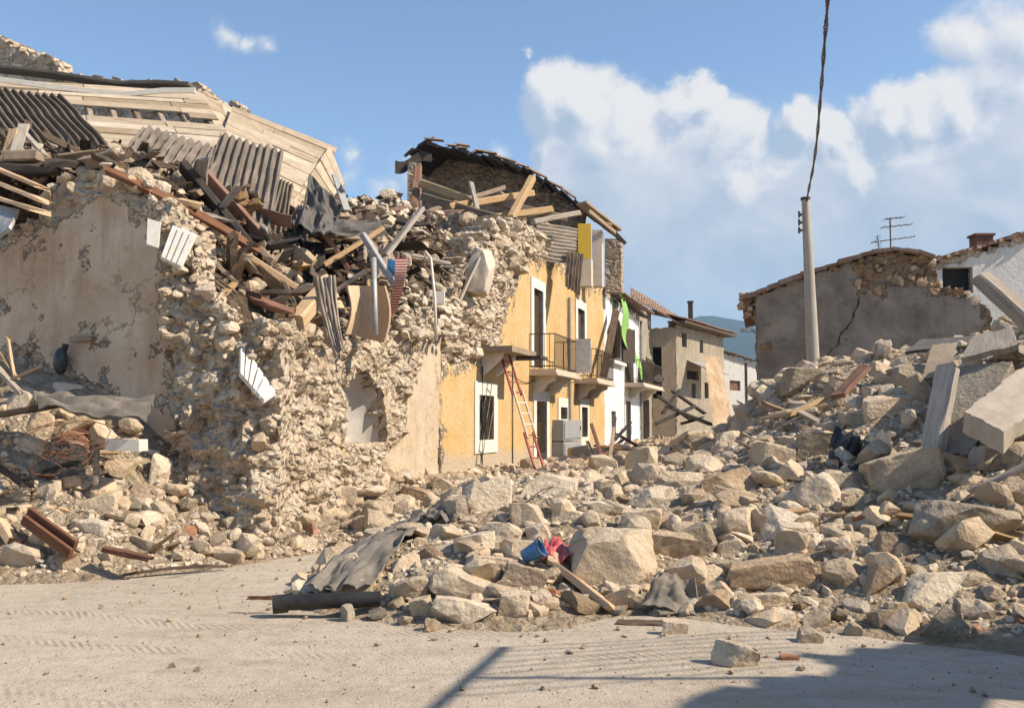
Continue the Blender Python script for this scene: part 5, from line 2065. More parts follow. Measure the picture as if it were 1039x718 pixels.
# generic timbers jumbled in the debris on the ruin
zoneD = [(150, 190), (200, 190), (300, 232), (345, 205), (420, 225), (425, 290), (400, 325), (350, 338), (300, 328), (262, 318), (222, 300), (190, 240)]
zoneD2 = [(-5, 172), (60, 168), (135, 176), (165, 184), (150, 200), (90, 182), (40, 192), (-5, 215)]
tmats = ['dark_wood', 'dark_wood', 'dark_wood', 'old_wood', 'old_wood', 'charred_wood', 'charred_wood', 'grey_wood', 'grey_wood', 'red_brown_wood', 'fresh_wood']
tname = {'dark_wood': 'dark', 'old_wood': 'brown', 'charred_wood': 'blackened', 'grey_wood': 'greyed', 'red_brown_wood': 'reddish brown', 'fresh_wood': 'light brown'}
cnt = tries = 0
used = []
while cnt < 112 and tries < 5000:
    tries += 1
    z_ = zoneD if cnt < 98 else zoneD2
    px, py = rs.uniform(-10, 430), rs.uniform(145, 340)
    if not ptin((px, py), z_):
        continue
    if any((px - a) ** 2 + (py - b_) ** 2 < 36 for a, b_ in used):
        continue
    p = hit(px, py, HD, 13, 25)
    if p is None or not hd_keep(np.array(p.x), np.array(p.y), 0):
        continue
    used.append((px, py))
    L = float(np.clip(rs.lognormal(-.2, .5), .35, 2.2)) * (1 if cnt < 98 else .6)
    az = rs.normal(-.45, .9)
    el = rs.normal(-.25, .38)
    d_ = Vector((math.cos(az) * math.cos(el), math.sin(az) * math.cos(el), math.sin(el)))
    w, h = rs.uniform(.07, .27), rs.uniform(.025, .1)
    c = p + Vector((0, -.05, rs.uniform(.02, .32)))
    m_ = str(rs.choice(tmats))
    mb = MB()
    mb.beam(c - d_ * L / 2, c + d_ * L / 2, w, h, roll=rs.uniform(-1, 1), jit=.009, broken=.16, bow=rs.uniform(-.08, .08), seg=8)
    o = mb.obj('plank' if h < .06 else 'timber', m_)
    o['category'] = 'plank' if h < .06 else 'beam'
    sz_ = 'short' if L < .7 else ('long' if L > 1.3 else '')
    base = f"{sz_} {tname[m_]} {'plank' if h < .06 else 'timber'} on the ruin".strip()
    LABELLED.append((o, near_label(base, px, py, ANCH_D), L, DG))
    cnt += 1
# splinters and scraps nobody could count
mb = MB()
for k in range(1500):
    x, y = rs.uniform(-9, .3), rs.uniform(13.2, 23)
    if not hd_keep(np.array(x), np.array(y), 0):
        continue
    z = HD(x, y) + .16 * fbm((x, y, 2), 1.3, 5)
    az, el = rs.uniform(0, 6.28), rs.normal(-.1, .5)
    d_ = Vector((math.cos(az) * math.cos(el), math.sin(az) * math.cos(el), math.sin(el)))
    L = rs.uniform(.12, .6)
    c = Vector((x, y, z + rs.uniform(.0, .14)))
    mb.beam(c - d_ * L / 2, c + d_ * L / 2, rs.uniform(.03, .14), rs.uniform(.012, .04), roll=rs.uniform(-1.5, 1.5), seg=1, broken=.03)
kind(mb.obj('wood_scraps', 'dark_wood', loc=(0, 0, 0)), 'stuff')
mb = MB()
for k in range(420):
    x, y = rs.uniform(-9, .3), rs.uniform(13.2, 23)
    if not hd_keep(np.array(x), np.array(y), 0):
        continue
    z = HD(x, y) + .16 * fbm((x, y, 2), 1.3, 5)
    az, el = rs.uniform(0, 6.28), rs.normal(-.1, .5)
    d_ = Vector((math.cos(az) * math.cos(el), math.sin(az) * math.cos(el), math.sin(el)))
    L = rs.uniform(.15, .5)
    c = Vector((x, y, z + rs.uniform(.02, .16)))
    mb.beam(c - d_ * L / 2, c + d_ * L / 2, rs.uniform(.04, .18), rs.uniform(.012, .04), roll=rs.uniform(-1.5, 1.5), seg=1, broken=.03)
kind(mb.obj('pale_wood_scraps', 'old_wood', loc=(0, 0, 0)), 'stuff')

# timbers in the heaps on the ground
tries = cnt = 0
while cnt < 46 and tries < 3000:
    tries += 1
    right = cnt < 30
    if right:
        px, py = rs.uniform(600, 1040), rs.uniform(365, 560)
        if not ptin((px, py), ZR):
            continue
    else:
        px, py = rs.uniform(-10, 180), rs.uniform(420, 575)
        if not ptin((px, py), ZL):
            continue
    p = hit(px, py)
    if p is None or p.y > 26:
        continue
    L = rs.uniform(.35, 1.1)
    az, el = rs.uniform(-.9, .9), rs.normal(0, .35)
    d_ = Vector((math.cos(az) * math.cos(el), math.sin(az) * math.cos(el), math.sin(el)))
    m_ = str(rs.choice(['grey_wood', 'old_wood', 'dark_wood', 'fresh_wood']))
    mb = MB()
    c = p + Vector((0, 0, rs.uniform(.0, .12)))
    mb.beam(c - d_ * L / 2, c + d_ * L / 2, rs.uniform(.04, .11), rs.uniform(.02, .06), roll=rs.uniform(-.6, .6), jit=.004, broken=.05)
    o = mb.obj('wood_piece', m_)
    o['category'] = 'wood piece'
    LABELLED.append((o, near_label(f"{tname[m_]} broken wood piece among stones", px, py, ANCH_R if right else ANCH_L), L, 'wood pieces in the right heap' if right else 'wood pieces in the left pile'))
    cnt += 1


def corr(p00, p10, p11, p01, ribs, amp, th=.012, rows=0, warp=.05, per=6, nv=14, seed=0, curl=None):
    q = quad(p00, p10, p11, p01)
    U_ = (Vector(p10) - Vector(p00))
    V_ = (Vector(p01) - Vector(p00))
    N = U_.cross(V_).normalized()

    def fn(u, v):
        p = q(u, v)
        k = amp * math.sin(2 * math.pi * u * ribs) + warp * fbm((u * 3 + seed, v * 3, seed * 1.7), 1, 3)
        if rows:
            k += .05 * (1 - (v * rows) % 1.0)
        if curl:
            k += curl(u, v)
        return p + N * k
    mb = MB()
    mb.sheet(fn, ribs * per, nv, th, size=(U_.length, V_.length))
    return mb


RS = 'corrugated roof sheets on the ruin'
thing_of(corr(P(-70, 82, 16.6), P(62, 93, 16.8), P(132, 170, 14.9), P(-20, 166, 14.6), 17, .035, rows=3, seed=1), 'roof_sheet', 'fibre_cement', 'large brown corrugated roof sheet sliding down at the far left', 'roof sheet', RS, 50)
thing_of(corr(P(146, 126, 17.2), P(230, 150, 17.3), P(200, 196, 15.5), P(112, 166, 15.2), 10, .04, rows=4, seed=2), 'roof_sheet', 'fibre_cement', 'brown ribbed roof sheet leaning below the board deck gap, middle of three', 'roof sheet', RS, 50)
thing_of(corr(P(224, 133, 17.4), P(288, 152, 17.5), P(272, 246, 15.7), P(194, 222, 15.5), 9, .045, rows=4, seed=3), 'roof_sheet', 'fibre_cement', 'tall brown ribbed roof sheet overlapping the middle one', 'roof sheet', RS, 50)
thing_of(corr(P(280, 180, 17.4), P(297, 187, 17.5), P(290, 236, 16.6), P(262, 240, 16.4), 5, .03, seed=4), 'roof_sheet', 'fibre_cement', 'narrow ribbed roof sheet tucked behind the tall one on its right', 'roof sheet', RS, 50)
thing_of(corr(P(538, 262, 28.0), P(545, 226, 28.6), P(586, 232, 29.6), P(583, 268, 28.6), 10, .04, seed=5), 'roof_sheet', 'grey_wood', 'ribbed sheet hanging out of the yellow house attic beside the yellow shutter', 'roof sheet', None, 50)
thing_of(corr(P(318, 282, 14.6), P(340, 280, 14.7), P(349, 352, 14.35), P(341, 362, 14.3), 5, .025, seed=6, curl=lambda u, v: .16 * math.sin(3 * v)), 'roof_sheet', 'grey_wood', 'curled brown corrugated strip hanging down over the wall edge', 'roof sheet', None, 50)
thing_of(corr(P(575, 255, 28.5), P(592, 258, 29), P(588, 300, 28.2), P(574, 290, 28), 5, .04, seed=9), 'roof_sheet', 'dark_wood', 'dark rag of ribbed sheet drooping under the yellow attic shutter', 'roof sheet', None, 50)
# felt sheets
for (c, lab, m_, sd_) in [
    ([(302, 232, 16.7), (316, 176, 17.6), (348, 214, 17.2), (330, 240, 16.4)], 'dark folded roofing felt sheet standing right of the ribbed sheets', 'roofing_felt', 1),
    ([(293, 225, 16.8), (306, 204, 17.2), (318, 226, 16.8), (310, 246, 16.2)], 'small dark felt scrap left of the folded felt sheet', 'roofing_felt', 2),
    ([(330, 222, 16.9), (390, 226, 17.6), (392, 240, 17.2), (328, 240, 16.4)], 'dark grey felt strip lying flat over the debris', 'roofing_felt', 3),
    ([(372, 250, 17.0), (395, 246, 17.4), (410, 270, 17), (380, 282, 16.6)], 'brown metal scrap bent above the red striped tape', 'old_wood', 4)]:
    p = [P(*x) for x in c]
    q = quad(*p)
    mb = MB()
    mb.sheet(lambda u, v: q(u, v) + Vector((.05, -.14, .1)) * fbm((u * 2 + sd_ * 5, v * 2, 0), 1.3, 3) + Vector((0, -.3, 0)) * abs(u - .5) * (sd_ == 1), 10, 10, .02)
    thing_of(mb, 'felt_sheet' if m_ == 'roofing_felt' else 'metal_scrap', m_, lab, 'sheet')


def louvre(pts, n, lab, name='white_shutter', back=.05):
    p = [Vector(x) for x in pts]
    root_loc = tuple(sum(p, Vector()) / 4)
    e = empty(name, root_loc)
    tag(e, lab, 'shutter')
    q = quad(*p)
    N = (p[1] - p[0]).cross(p[3] - p[0]).normalized()
    mb = MB()
    mb.poly([q(0, 0), q(1, 0), q(1, 1), q(0, 1)], -N * .03)
    mb.obj('panel', 'white_paint', e)
    for i in range(n):
        mb = MB()
        a, b_ = (i + .12) / n, (i + .86) / n
        mb.poly([q(a, .02) + N * .035, q(b_, .02) + N * .035, q(b_, .98) + N * .035, q(a, .98) + N * .035], -N * .034)
        mb.obj('slat', 'white_paint', e)
    return e


louvre([P(163, 262, 12.55), P(184, 272, 12.55), P(200, 238, 12.75), P(175, 229, 12.75)], 4, 'white slatted shutter standing in the debris behind the broken wall top')
louvre([P(243, 380, 12.75), P(268, 408, 12.65), P(280, 400, 12.9), P(243, 346, 13.1)], 6, 'white ribbed shutter stuck in the crumbling wall left of the niche')
mb = MB()
mb.sheet(quad(P(150, 222, 12.75), P(163, 226, 12.75), P(161, 252, 12.65), P(149, 248, 12.65)), 2, 3, .03)
thing_of(mb, 'plaster_strip', 'cream_trim', 'dirty white board piece left of the white slatted shutter', 'board')

# hero timbers of the ruin
D_ = None
tk(P(164, 203, 14.4), P(300, 292, 14.9), .16, .10, 'fresh_wood', 'longest light brown plank slanting across the roof debris', group=DG)
tk(P(187, 170, 15.2), P(262, 262, 15.0), .30, .12, 'charred_wood', 'wide blackened beam leaning behind the long brown plank', 'timber', 'beam', DG, roll=.6)
tk(P(200, 168, 15.4), P(272, 248, 15.4), .22, .08, 'red_brown_wood', 'reddish dark beam beside the wide blackened beam', 'timber', 'beam', DG, roll=.8)
tk(P(182, 196, 15.0), P(240, 252, 15.0), .14, .08, 'dark_wood', 'dark plank under the wide blackened beam', group=DG)
tk(P(300, 327, 14.15), P(326, 297, 15.2), .24, .22, 'fresh_wood', 'thick square beam end poking out below the curled strip', 'timber', 'beam', DG, broken=.02)
tk(P(392, 258, 17.0), P(428, 212, 17.6), .12, .08, 'grey_wood', 'pale plank leaning up over the red striped tape', group=DG)
tk(P(330, 268, 16.2), P(388, 232, 17), .1, .08, 'fresh_wood', 'light plank leaning left of the pale one', group=DG)
for (a, b_, w, h, m_, lab) in [((-10, 168, 13.6), (42, 190, 13.4), .34, .05, 'orange_board', 'upper orange board at the far left edge'), ((-10, 182, 13.5), (44, 204, 13.3), .3, .05, 'orange_board', 'second orange board at the far left edge'),
                               ((-12, 198, 13.4), (40, 214, 13.2), .42, .06, 'fresh_wood', 'lowest broad board at the far left edge'), ((4, 165, 14.2), (14, 132, 14.4), .14, .04, 'fresh_wood', 'short board standing against the left roof sheet'),
                               ((14, 160, 14.1), (24, 128, 14.5), .16, .04, 'grey_wood', 'greyed short board standing against the left roof sheet'), ((22, 132, 14.5), (48, 160, 14.2), .1, .05, 'grey_wood', 'slanting greyed lath on the left roof sheet'),
                               ((4, 160, 14.0), (40, 158, 14.0), .2, .16, 'old_wood', 'thick weathered beam below the left roof sheet'), ((0, 172, 13.9), (60, 172, 13.9), .16, .14, 'charred_wood', 'blackened beam below the left roof sheet')]:
    tk(P(*a), P(*b_), w, h, m_, lab, group='boards at the far left of the ruin')
mb = MB()
mb.sheet(quad(P(-12, 250, 13.0), P(10, 232, 12.9), P(20, 214, 13.2), P(-12, 206, 13.2)), 3, 3, .05)
thing_of(mb, 'grey_sheet_metal', 'zinc', 'blue grey metal sheet leaning at the far left edge', 'metal sheet')
# steel post, pipes, tape, boxes
mb = MB()
mb.tube([P(379, 262, 15.6), P(381, 340, 15.2)], .045, 8)
thing_of(mb, 'steel_post', 'zinc', 'grey steel post standing upright in front of the curved board', 'post', smooth=True)
mb = MB()
mb.beam(P(368, 238, 16.2), P(402, 292, 15.8), .10, .10, seg=2)
thing_of(mb, 'steel_rail', 'zinc', 'slanting grey steel rail between the post and the red striped tape', 'rail')
mb = MB()
mb.beam(P(352, 214, 18), P(340, 178, 18.6), .14, .05, seg=2)
thing_of(mb, 'metal_gutter', 'zinc', 'short pale grey gutter piece leaning at the end of the board deck', 'gutter')


def tape(u, v):
    px = 404 + 9 * (u - .5) * (1 - .4 * v) * 1.4 - 12 * v ** 2 + 3
    return P(px, 262 + 60 * v, 15.9 - .2 * math.sin(5 * v))


q = [(i / 22, (i + .55) / 22) for i in range(22)]
te = empty('striped_tape', tuple(P(402, 290, 15.9)))
tag(te, 'red and white striped barrier strip hanging in the roof debris', 'barrier strip')
mb = MB()
mb.sheet(tape, 1, 44, .008)
mb.obj('strip', 'white_paint', te)
mb = MB()
for (a, b_) in q:
    mb.sheet(lambda u, v: tape(u, a + (b_ - a) * v) + Vector((0, -.008, 0)), 1, 2, .008)
mb.obj('stripes', 'red_paint', te)
mb = MB()
c = P(398, 272, 16.1)
V_, F_ = rock_unit(77, 3, cuts=5, rough=.03, block=.8)
o = np_obj('blue_container', V_ * np.array([.17, .16, .30]) + np.array(c), F_.tolist(), None, 'blue_plastic', smooth=45)
tag(o, 'small blue plastic container behind the red striped strip', 'container')
mb = MB()
mb.sheet(lambda u, v: P(350 + 40 * u + 6 * math.sin(3 * v), 338 - 48 * v + 10 * u * (1 - v), 15.7 + .35 * math.sin(math.pi * u)), 12, 8, .03)
thing_of(mb, 'curved_board', 'orange_board', 'curved tan board bulging behind the steel post', 'board', smooth=40)
mb = MB()
mb.box(P(439, 308, 18.6), Vector((.22, 0, 0)), Vector((0, .2, 0)), Vector((0, 0, .24)))
o = thing_of(mb, 'white_box', 'white_paint', 'small white box sitting on the wall top beside a thin pole', 'box')
mb = MB()
mb.tube([P(431, 255, 18.5), P(437, 262, 18.5), P(441, 300, 18.4), P(443, 345, 18.3)], .03, 6)
thing_of(mb, 'thin_pole', 'cream_trim', 'thin pale crooked pole left of the white box', 'pole', smooth=True)
for (c, sz_, m_, lab, sd_, dd) in [((237, 294), (54, 36), 'grey_stone', 'big grey plaster lump lodged in the debris over the wall', 201, 14.6), ((487, 276), (30, 52), 'plaster_chunk', 'leaning grey plaster slab against the inner wall of the yellow house', 202, 21.5),
                                   ((310, 262), (26, 20), 'limestone', 'pale stone in the middle of the roof debris', 203, 16.4)]:
    hero(c[0], c[1], sz_[0], sz_[1], -18, sd_, m_, lab, .6, 6, d=dd, name='plaster_slab', cat='slab', group=None, sub=4, H=HD)
mb = MB()
items = []
for k in range(60):
    p = P(rs.normal(240, 9), rs.normal(214, 9), 15.6 + rs.uniform(-.2, .2))
    items.append((p.x, p.y, p.z, rs.uniform(.1, .3), .8))
o = merged_rocks('foam_clump', items, 'foam_yellow', 36, sub=2, k=None)
o.location = (0, 0, 0)
tag(o, 'torn clump of yellow brown insulation foam under the ribbed sheets', 'foam')
for (a, b_, lab) in [((452, 322, 21), (470, 272, 21.3), 'pale lath leaning on the inner wall left of the grey slab'), ((460, 318, 21), (486, 262, 21.4), 'second lath leaning on the inner wall over the grey slab')]:
    tk(P(*a), P(*b_), .09, .06, 'grey_wood', lab, group='laths in the yellow house')

# hanging bottle on the pink wall
be = empty('hanging_bottle', tuple(CW.pt(*CW.sz(70, 380), -.15)))
tag(be, 'dark glass bottle hanging on the pinkish wall of the ruin', 'bottle')
c = CW.pt(*CW.sz(70, 367), -.16)
V_, F_ = ico(3)
vv = V_ * np.array([.10, .10, .19])
np_obj('body', vv + np.array(c), F_.tolist(), None, 'dark_glass', be, smooth=True)
mb = MB()
mb.tube([c + Vector((.04, 0, .15)), c + Vector((.06, 0, .24))], .045, 8)
mb.obj('neck', 'black_plastic', be)
mb = MB()
p = CW.sz(75, 347)
mb.box(CW.pt(p[0], p[1], .02), CW.u * .36, CW.n * .12, Vector((0, 0, .07)))
thing_of(mb, 'wall_stub', 'old_wood', 'short wooden stub set in the pinkish wall over the bottle', 'wood stub')

# left pile details
mb = corr(P(34, 402, 12.5), P(40, 412, 12.0), P(148, 428, 12.0), P(157, 402, 12.6), 3, .03, th=.015, seed=7, warp=.12)
thing_of(mb, 'metal_sheet', 'grey_felt', 'bent grey metal sheet lying on the left pile', 'metal sheet', None, 50)
mb = MB()
mb.box(P(107, 457, 12.1), Vector((.40, .03, -.01)), Vector((0, .3, 0)), Vector((0, -.02, .145)))
thing_of(mb, 'white_block', 'white_paint', 'flat white painted block propped on the left pile', 'block')
tk(P(97, 490, 12.2), P(98, 452, 12.3), .07, .05, 'grey_wood', 'short post propping the pile left of the white painted block', 'wood_post', 'post')
for (a, b_, w, h, m_, lab) in [((-10, 422, 12.3), (74, 408, 12.4), .1, .08, 'dark_wood', 'dark branch like beam under the bent metal sheet'), ((0, 470, 11.9), (28, 490, 11.8), .16, .12, 'charred_wood', 'blackened beam end at the left of the left pile'),
                               ((-6, 350, 13.0), (18, 384, 12.9), .05, .03, 'fresh_wood', 'thin lath leaning in the wall corner at far left'), ((8, 342, 13.0), (14, 380, 12.9), .04, .03, 'fresh_wood', 'second thin lath leaning in the wall corner at far left'),
                               ((-4, 372, 12.8), (20, 398, 12.7), .09, .05, 'grey_wood', 'greyed board below the thin laths at far left'), ((0, 390, 12.7), (40, 372, 12.9), .05, .04, 'dark_wood', 'dark stick crossing in front of the pinkish wall'),
                               ((0, 530, 11.4), (12, 548, 11.4), .16, .1, 'orange_board', 'orange brown wood chunk at the far left edge of the pile')]:
    tk(P(*a), P(*b_), w, h, m_, lab, 'timber', 'beam' if h > .07 else 'lath', 'timbers of the left pile')
mb = MB()
for off in (0, .16):
    mb.beam(P(24, 527, 11.4) + Vector((0, off * .7, off * .5)), P(72, 562, 11.05) + Vector((0, off * .7, off * .5)), .05, .12, seg=3, rnd=.3)
mb.beam(P(24, 530, 11.45) + Vector((0, .05, 0)), P(72, 564, 11.1) + Vector((0, .05, 0)), .14, .03, seg=3, rnd=.1)
thing_of(mb, 'channel', 'red_brown_wood', 'red brown wooden channel lying askew on the left pile', 'channel')
tk(P(108, 557, 11.2), P(150, 566, 11.1), .12, .06, 'rust', 'flat rusty brown piece at the road edge of the left pile', 'rusty_strip', 'scrap')
tk(P(120, 584, 11.1), P(230, 574, 11.7), .05, .03, 'dark_wood', 'thin dark lath lying along the road edge by the left pile', 'lath', 'lath', bow=.03)
# wire tangle
mb = MB()
rw = random.Random(8)
for k in range(26):
    c = P(rw.uniform(50, 95), rw.uniform(440, 475), 11.9)
    a0 = rw.uniform(0, 6.28)
    rr = rw.uniform(.12, .34)
    pts = [c + Vector((rr * math.cos(a0 + t), -.1 + .12 * math.sin(t * 2 + a0), rr * .6 * math.sin(a0 + t))) for t in np.linspace(0, rw.uniform(1.5, 4), 9)]
    mb.tube(pts, .006, 4)
thing_of(mb, 'wire_tangle', 'rust', 'tangle of rusty wire in the hollow of the left pile', 'wire')

# ------------------------------------------------------------------ right heap details
be = empty('blue_bucket', tuple(P(540, 572, 10.6)))
tag(be, 'blue plastic bucket tipped over among the front stones', 'bucket')
c = P(540, 560, 9.75)
ax = Vector((.80, -.30, .50)).normalized()
mb = MB()
BS = .72
prof = [(-.14, .0), (-.14, .085), (-.13, .095), (.10, .118), (.13, .124), (.13, .132), (.15, .132), (.15, .112), (-.10, .08), (-.10, 0)]
ref = ax.cross(Vector((0, 0, 1))).normalized()
up = ref.cross(ax)
vs, fs = [], []
n = 24
for (a, r) in prof:
    for i in range(n):
        t = 2 * math.pi * i / n
        vs.append(c + (ax * a + (ref * math.cos(t) + up * math.sin(t)) * r) * BS)
for k in range(len(prof) - 1):
    for i in range(n):
        fs.append((k * n + i, k * n + (i + 1) % n, (k + 1) * n + (i + 1) % n, (k + 1) * n + i))
mb.add(vs, fs)
mb.obj('shell', 'blue_plastic', be, smooth=40)
mb = MB()
mb.tube([c + (ax * .14 + ref * (.135 * math.cos(t)) + up * (.135 * math.sin(t)) + ax * (.05 * math.sin(t))) * BS for t in np.linspace(-.2, math.pi + .2, 14)], .006, 5)
mb.obj('handle', 'iron', be)
mb = MB()
p00, p10, p11, p01 = P(550, 570, 9.7), P(588, 573, 9.7), P(592, 555, 10.3), P(553, 554, 10.2)
q = quad(p00, p10, p11, p01)
mb.sheet(lambda u, v: q(u, v) + Vector((0, 0, .10 * fbm((u * 3, v * 3, 1), 1.6, 4) + .05)), 18, 10, .006)
thing_of(mb, 'red_bag', 'red_plastic', 'crumpled red plastic bag right of the blue bucket', 'plastic bag', smooth=True)
mb = MB()
mb.beam(P(556, 566, 9.9), P(622, 618, 9.0), .17, .07, roll=.5, jit=.006, broken=.05)
thing_of(mb, 'plank', 'fresh_wood', 'thick light plank sloping down in front of the big boulder', 'plank')
# crumpled sheet
mb = MB()
q = quad(P(650, 617, 8.95), P(714, 624, 8.8), P(704, 586, 9.25), P(666, 584, 9.2))
mb.sheet(lambda u, v: q(u, v) + Vector((0, -.06, .11)) * fbm((u * 1.8, v * 1.8, 4), 1.2, 3), 22, 18, .012)
thing_of(mb, 'crumpled_sheet', 'grey_felt', 'crumpled grey sheet slumped against the right of the big boulder', 'sheet', smooth=50)
tk(P(628, 633, 8.7), P(680, 634, 8.6), .22, .05, 'dark_wood', 'flat dark board lying on the road in front of the crumpled sheet', 'board', 'board', broken=.03)
hero(684, 637, 26, 18, 0, 411, 'limestone', 'little square stone on the end of the flat dark board', .9, 4, name='stone', cat='stone', sub=4)
# black pipe
pe = empty('black_pipe', tuple(P(330, 616, 8.9)))
tag(pe, 'black pipe lying on the road at the left tip of the heap', 'pipe')
mb = MB()
mb.tube([P(290, 611, 8.95), P(386, 607, 9.0)], .07, 16)
mb.obj('barrel', 'black_plastic', pe, smooth=40)
mb = MB()
mb.tube([P(277, 613, 8.93), P(292, 611.5, 8.95)], .083, 16, r1=.083)
mb.obj('collar', 'black_plastic', pe, smooth=40)
tk(P(250, 606, 9.1), P(285, 606, 9.1), .04, .03, 'rust', 'thin rusty stick pointing left from the black pipe', 'stick', 'stick')
# draped felt
for (c, lab, m_, sd_) in [([(308, 603, 9.4), (338, 604, 9.2), (432, 520, 11.8), (405, 518, 12.2)], 'long grey roofing felt strip draped down the left tip of the heap', 'grey_felt', 11),
                          ([(330, 604, 9.2), (372, 600, 9.2), (428, 545, 10.6), (392, 540, 11)], 'second grey felt strip draped beside the long one', 'grey_felt', 12),
                          ([(428, 528, 11.2), (462, 540, 10.8), (470, 508, 12), (440, 508, 12.2)], 'smooth grey felt patch left of the upright shaded slab', 'grey_felt', 13)]:
    q = quad(*[P(*x) for x in c])

    def dr_(u, v):
        p = q(u, v)
        z = max(0.02, HF(p.x, p.y)) + .20
        return Vector((p.x, p.y, z - .04 + .07 * fbm((u * 2.2 + sd_, v * 4, sd_), 1.4, 4) + .015 * math.sin(u * 5 + v * 2)))
    mb = MB()
    mb.sheet(dr_, 16, 30, .014)
    thing_of(mb, 'roofing_felt', m_, lab, 'felt strip', 'felt strips on the heap tip', 50)
mb = MB()
mb.tube([Vector((p.x, p.y, max(.03, Hh(p.x, p.y)) + .2 - .1 * abs(i - 4) / 4)) for i, p in enumerate([G(x, 560 - 2.2 * (x - 466) * .1, .4) for x in np.linspace(466, 600, 9)])], .008, 5)
thing_of(mb, 'wire', 'black_cable', 'thin dark wire arching over the stones left of the bucket', 'wire')
# upright wooden post, leaning panel, slabs, beams
tk(P(943, 474, 11.3), P(962, 372, 11.6), .26, .14, 'grey_wood', 'upright weathered wooden post wedged in the right heap', 'wood_post', 'post', roll=.15, broken=.03)
mb = MB()
f_ = [P(727, 455, 21.0), P(748, 452, 21.7), P(730, 362, 22.6), P(715, 361, 22.0)]
mb.poly(f_, Vector((.05, .2, 0)))
thing_of(mb, 'leaning_panel', 'rusty_plaster', 'tall plaster covered wall panel leaning upright in the street', 'wall panel')


def slabthing(pts, depth, name, mat, lab, cat, jit=.02, n=8, rough=.02):
    q = quad(*[P(*x) for x in pts])
    T = depth
    mb = MB()
    mb.sheet(lambda u, v: q(u, v) + Vector((1, 1, 1)) * (rough * fbm((u * 5, v * 5, len(lab)), 1.2, 4)) + (q(.5, .5) - q(u, v)) * (jit * abs(fbm((u * 4, v * 4, 7), 1.5, 3)) if (u in (0, 1) or v in (0, 1)) else 0), n, n, T)
    return thing_of(mb, name, mat, lab, cat, smooth=35)


_a, _b, _c = P(977, 428, 10.4), P(1018, 450, 9.9), P(1040, 378, 11.7)
_q = quad(_a, _b, _b + _c - _a, _c)
mb = MB()
mb.sheet(lambda u, v: _q(u, v) + Vector((1, 1, 1)) * (.018 * fbm((u * 4, v * 5, 3), 1.2, 4)) + (_q(.5, .5) - _q(u, v)) * (.09 * abs(fbm((u * 5, v * 5, 7), 1.5, 3)) if (u in (0, 1) or v in (0, 1)) else 0), 16, 20, .24)
thing_of(mb, 'concrete_slab', 'concrete', 'large tilted concrete slab at the right edge of the heap', 'slab', smooth=35)
slabthing([(950, 468, 11.4), (985, 470, 11.2), (1030, 372, 12), (975, 378, 12.4)], .22, 'concrete_slab', 'grey_stone', 'long shaded grey slab leaning behind the upright wooden post', 'slab', .12, 12)
slabthing([(935, 385, 12.9), (962, 386, 12.8), (972, 348, 13.2), (945, 351, 13.2)], .06, 'tan_panel', 'tan_cloth', 'flat tan panel standing on the crest before the grey house', 'panel', .1, 8)
slabthing([(975, 366, 12.2), (1034, 352, 12), (1028, 334, 12.6), (988, 342, 12.8)], .07, 'grey_board', 'grey_wood', 'weathered wide board lying over the crest at upper right', 'board', .1, 8)
slabthing([(918, 358, 14.2), (992, 352, 14), (995, 342, 14.5), (935, 345, 14.6)], .05, 'dark_sheet', 'roofing_felt', 'dark metal sheet on the crest left of the weathered wide board', 'sheet', .1, 8)
tk(P(996, 282, 11.6), P(1062, 342, 10.9), .26, .16, 'grey_wood', 'thick wooden beam sticking up into the sky at the right edge', 'timber', 'beam', broken=.05)
mb = MB()
q = quad(P(838, 470, 11.8), P(868, 478, 11.5), P(876, 446, 12.0), P(848, 432, 12.3))
mb.sheet(lambda u, v: q(u, v) + Vector((.02, -.12, .12)) * fbm((u * 2, v * 2, 9), 1.4, 4), 12, 12, .01)
thing_of(mb, 'plastic_flap', 'black_plastic', 'torn black plastic flap sticking up mid heap', 'plastic sheet', smooth=50)
slabthing([(866, 475, 11.6), (900, 478, 11.4), (905, 440, 12), (880, 442, 12)], .05, 'metal_scrap', 'roofing_felt', 'shaded folded metal scrap right of the black plastic flap', 'metal scrap', .2, 8, .1)
slabthing([(800, 500, 12), (824, 506, 11.8), (826, 470, 12.3), (806, 468, 12.4)], .05, 'dark_plate', 'roofing_felt', 'dark plate in the gap left of the pyramid shaped stone', 'plate', .2, 8, .1)
slabthing([(690, 585, 10), (712, 590, 9.9), (716, 550, 10.6), (700, 545, 10.7)], .05, 'bent_plate', 'tan_cloth', 'bent brown plate wedged right of the rounded boulder', 'plate', .2, 8, .12)
hero(985, 478, 60, 24, -18, 421, 'fresh_wood', 'splintered thick timber chunk below the tilted slab', .9, 3, name='timber_chunk', cat='timber', sub=4, group=None)
for (a, b_, w, h, m_, lab) in [((850, 402, 14.2), (878, 372, 14.6), .2, .07, 'red_brown_wood', 'reddish board leaning up on the crest right of the pole'), ((770, 425, 15.5), (846, 412, 15), .14, .06, 'fresh_wood', 'light plank lying near the left of the crest'),
                               ((940, 520, 10.4), (1045, 470, 10.2), .08, .06, 'grey_wood', 'grey pole lying aslant above the huge grey boulder'), ((960, 500, 10.8), (1042, 510, 10), .1, .05, 'old_wood', 'brown board cut by the right edge above the huge boulder'),
                               ((885, 400, 14), (925, 394, 13.8), .2, .06, 'grey_wood', 'flat greyed board on the crest left of the post'), ((835, 405, 14.6), (800, 420, 14.2), .12, .06, 'fresh_wood', 'short light plank under the concrete pole')]:
    tk(P(*a), P(*b_), w, h, m_, lab, 'plank', 'plank', 'timbers of the right heap')
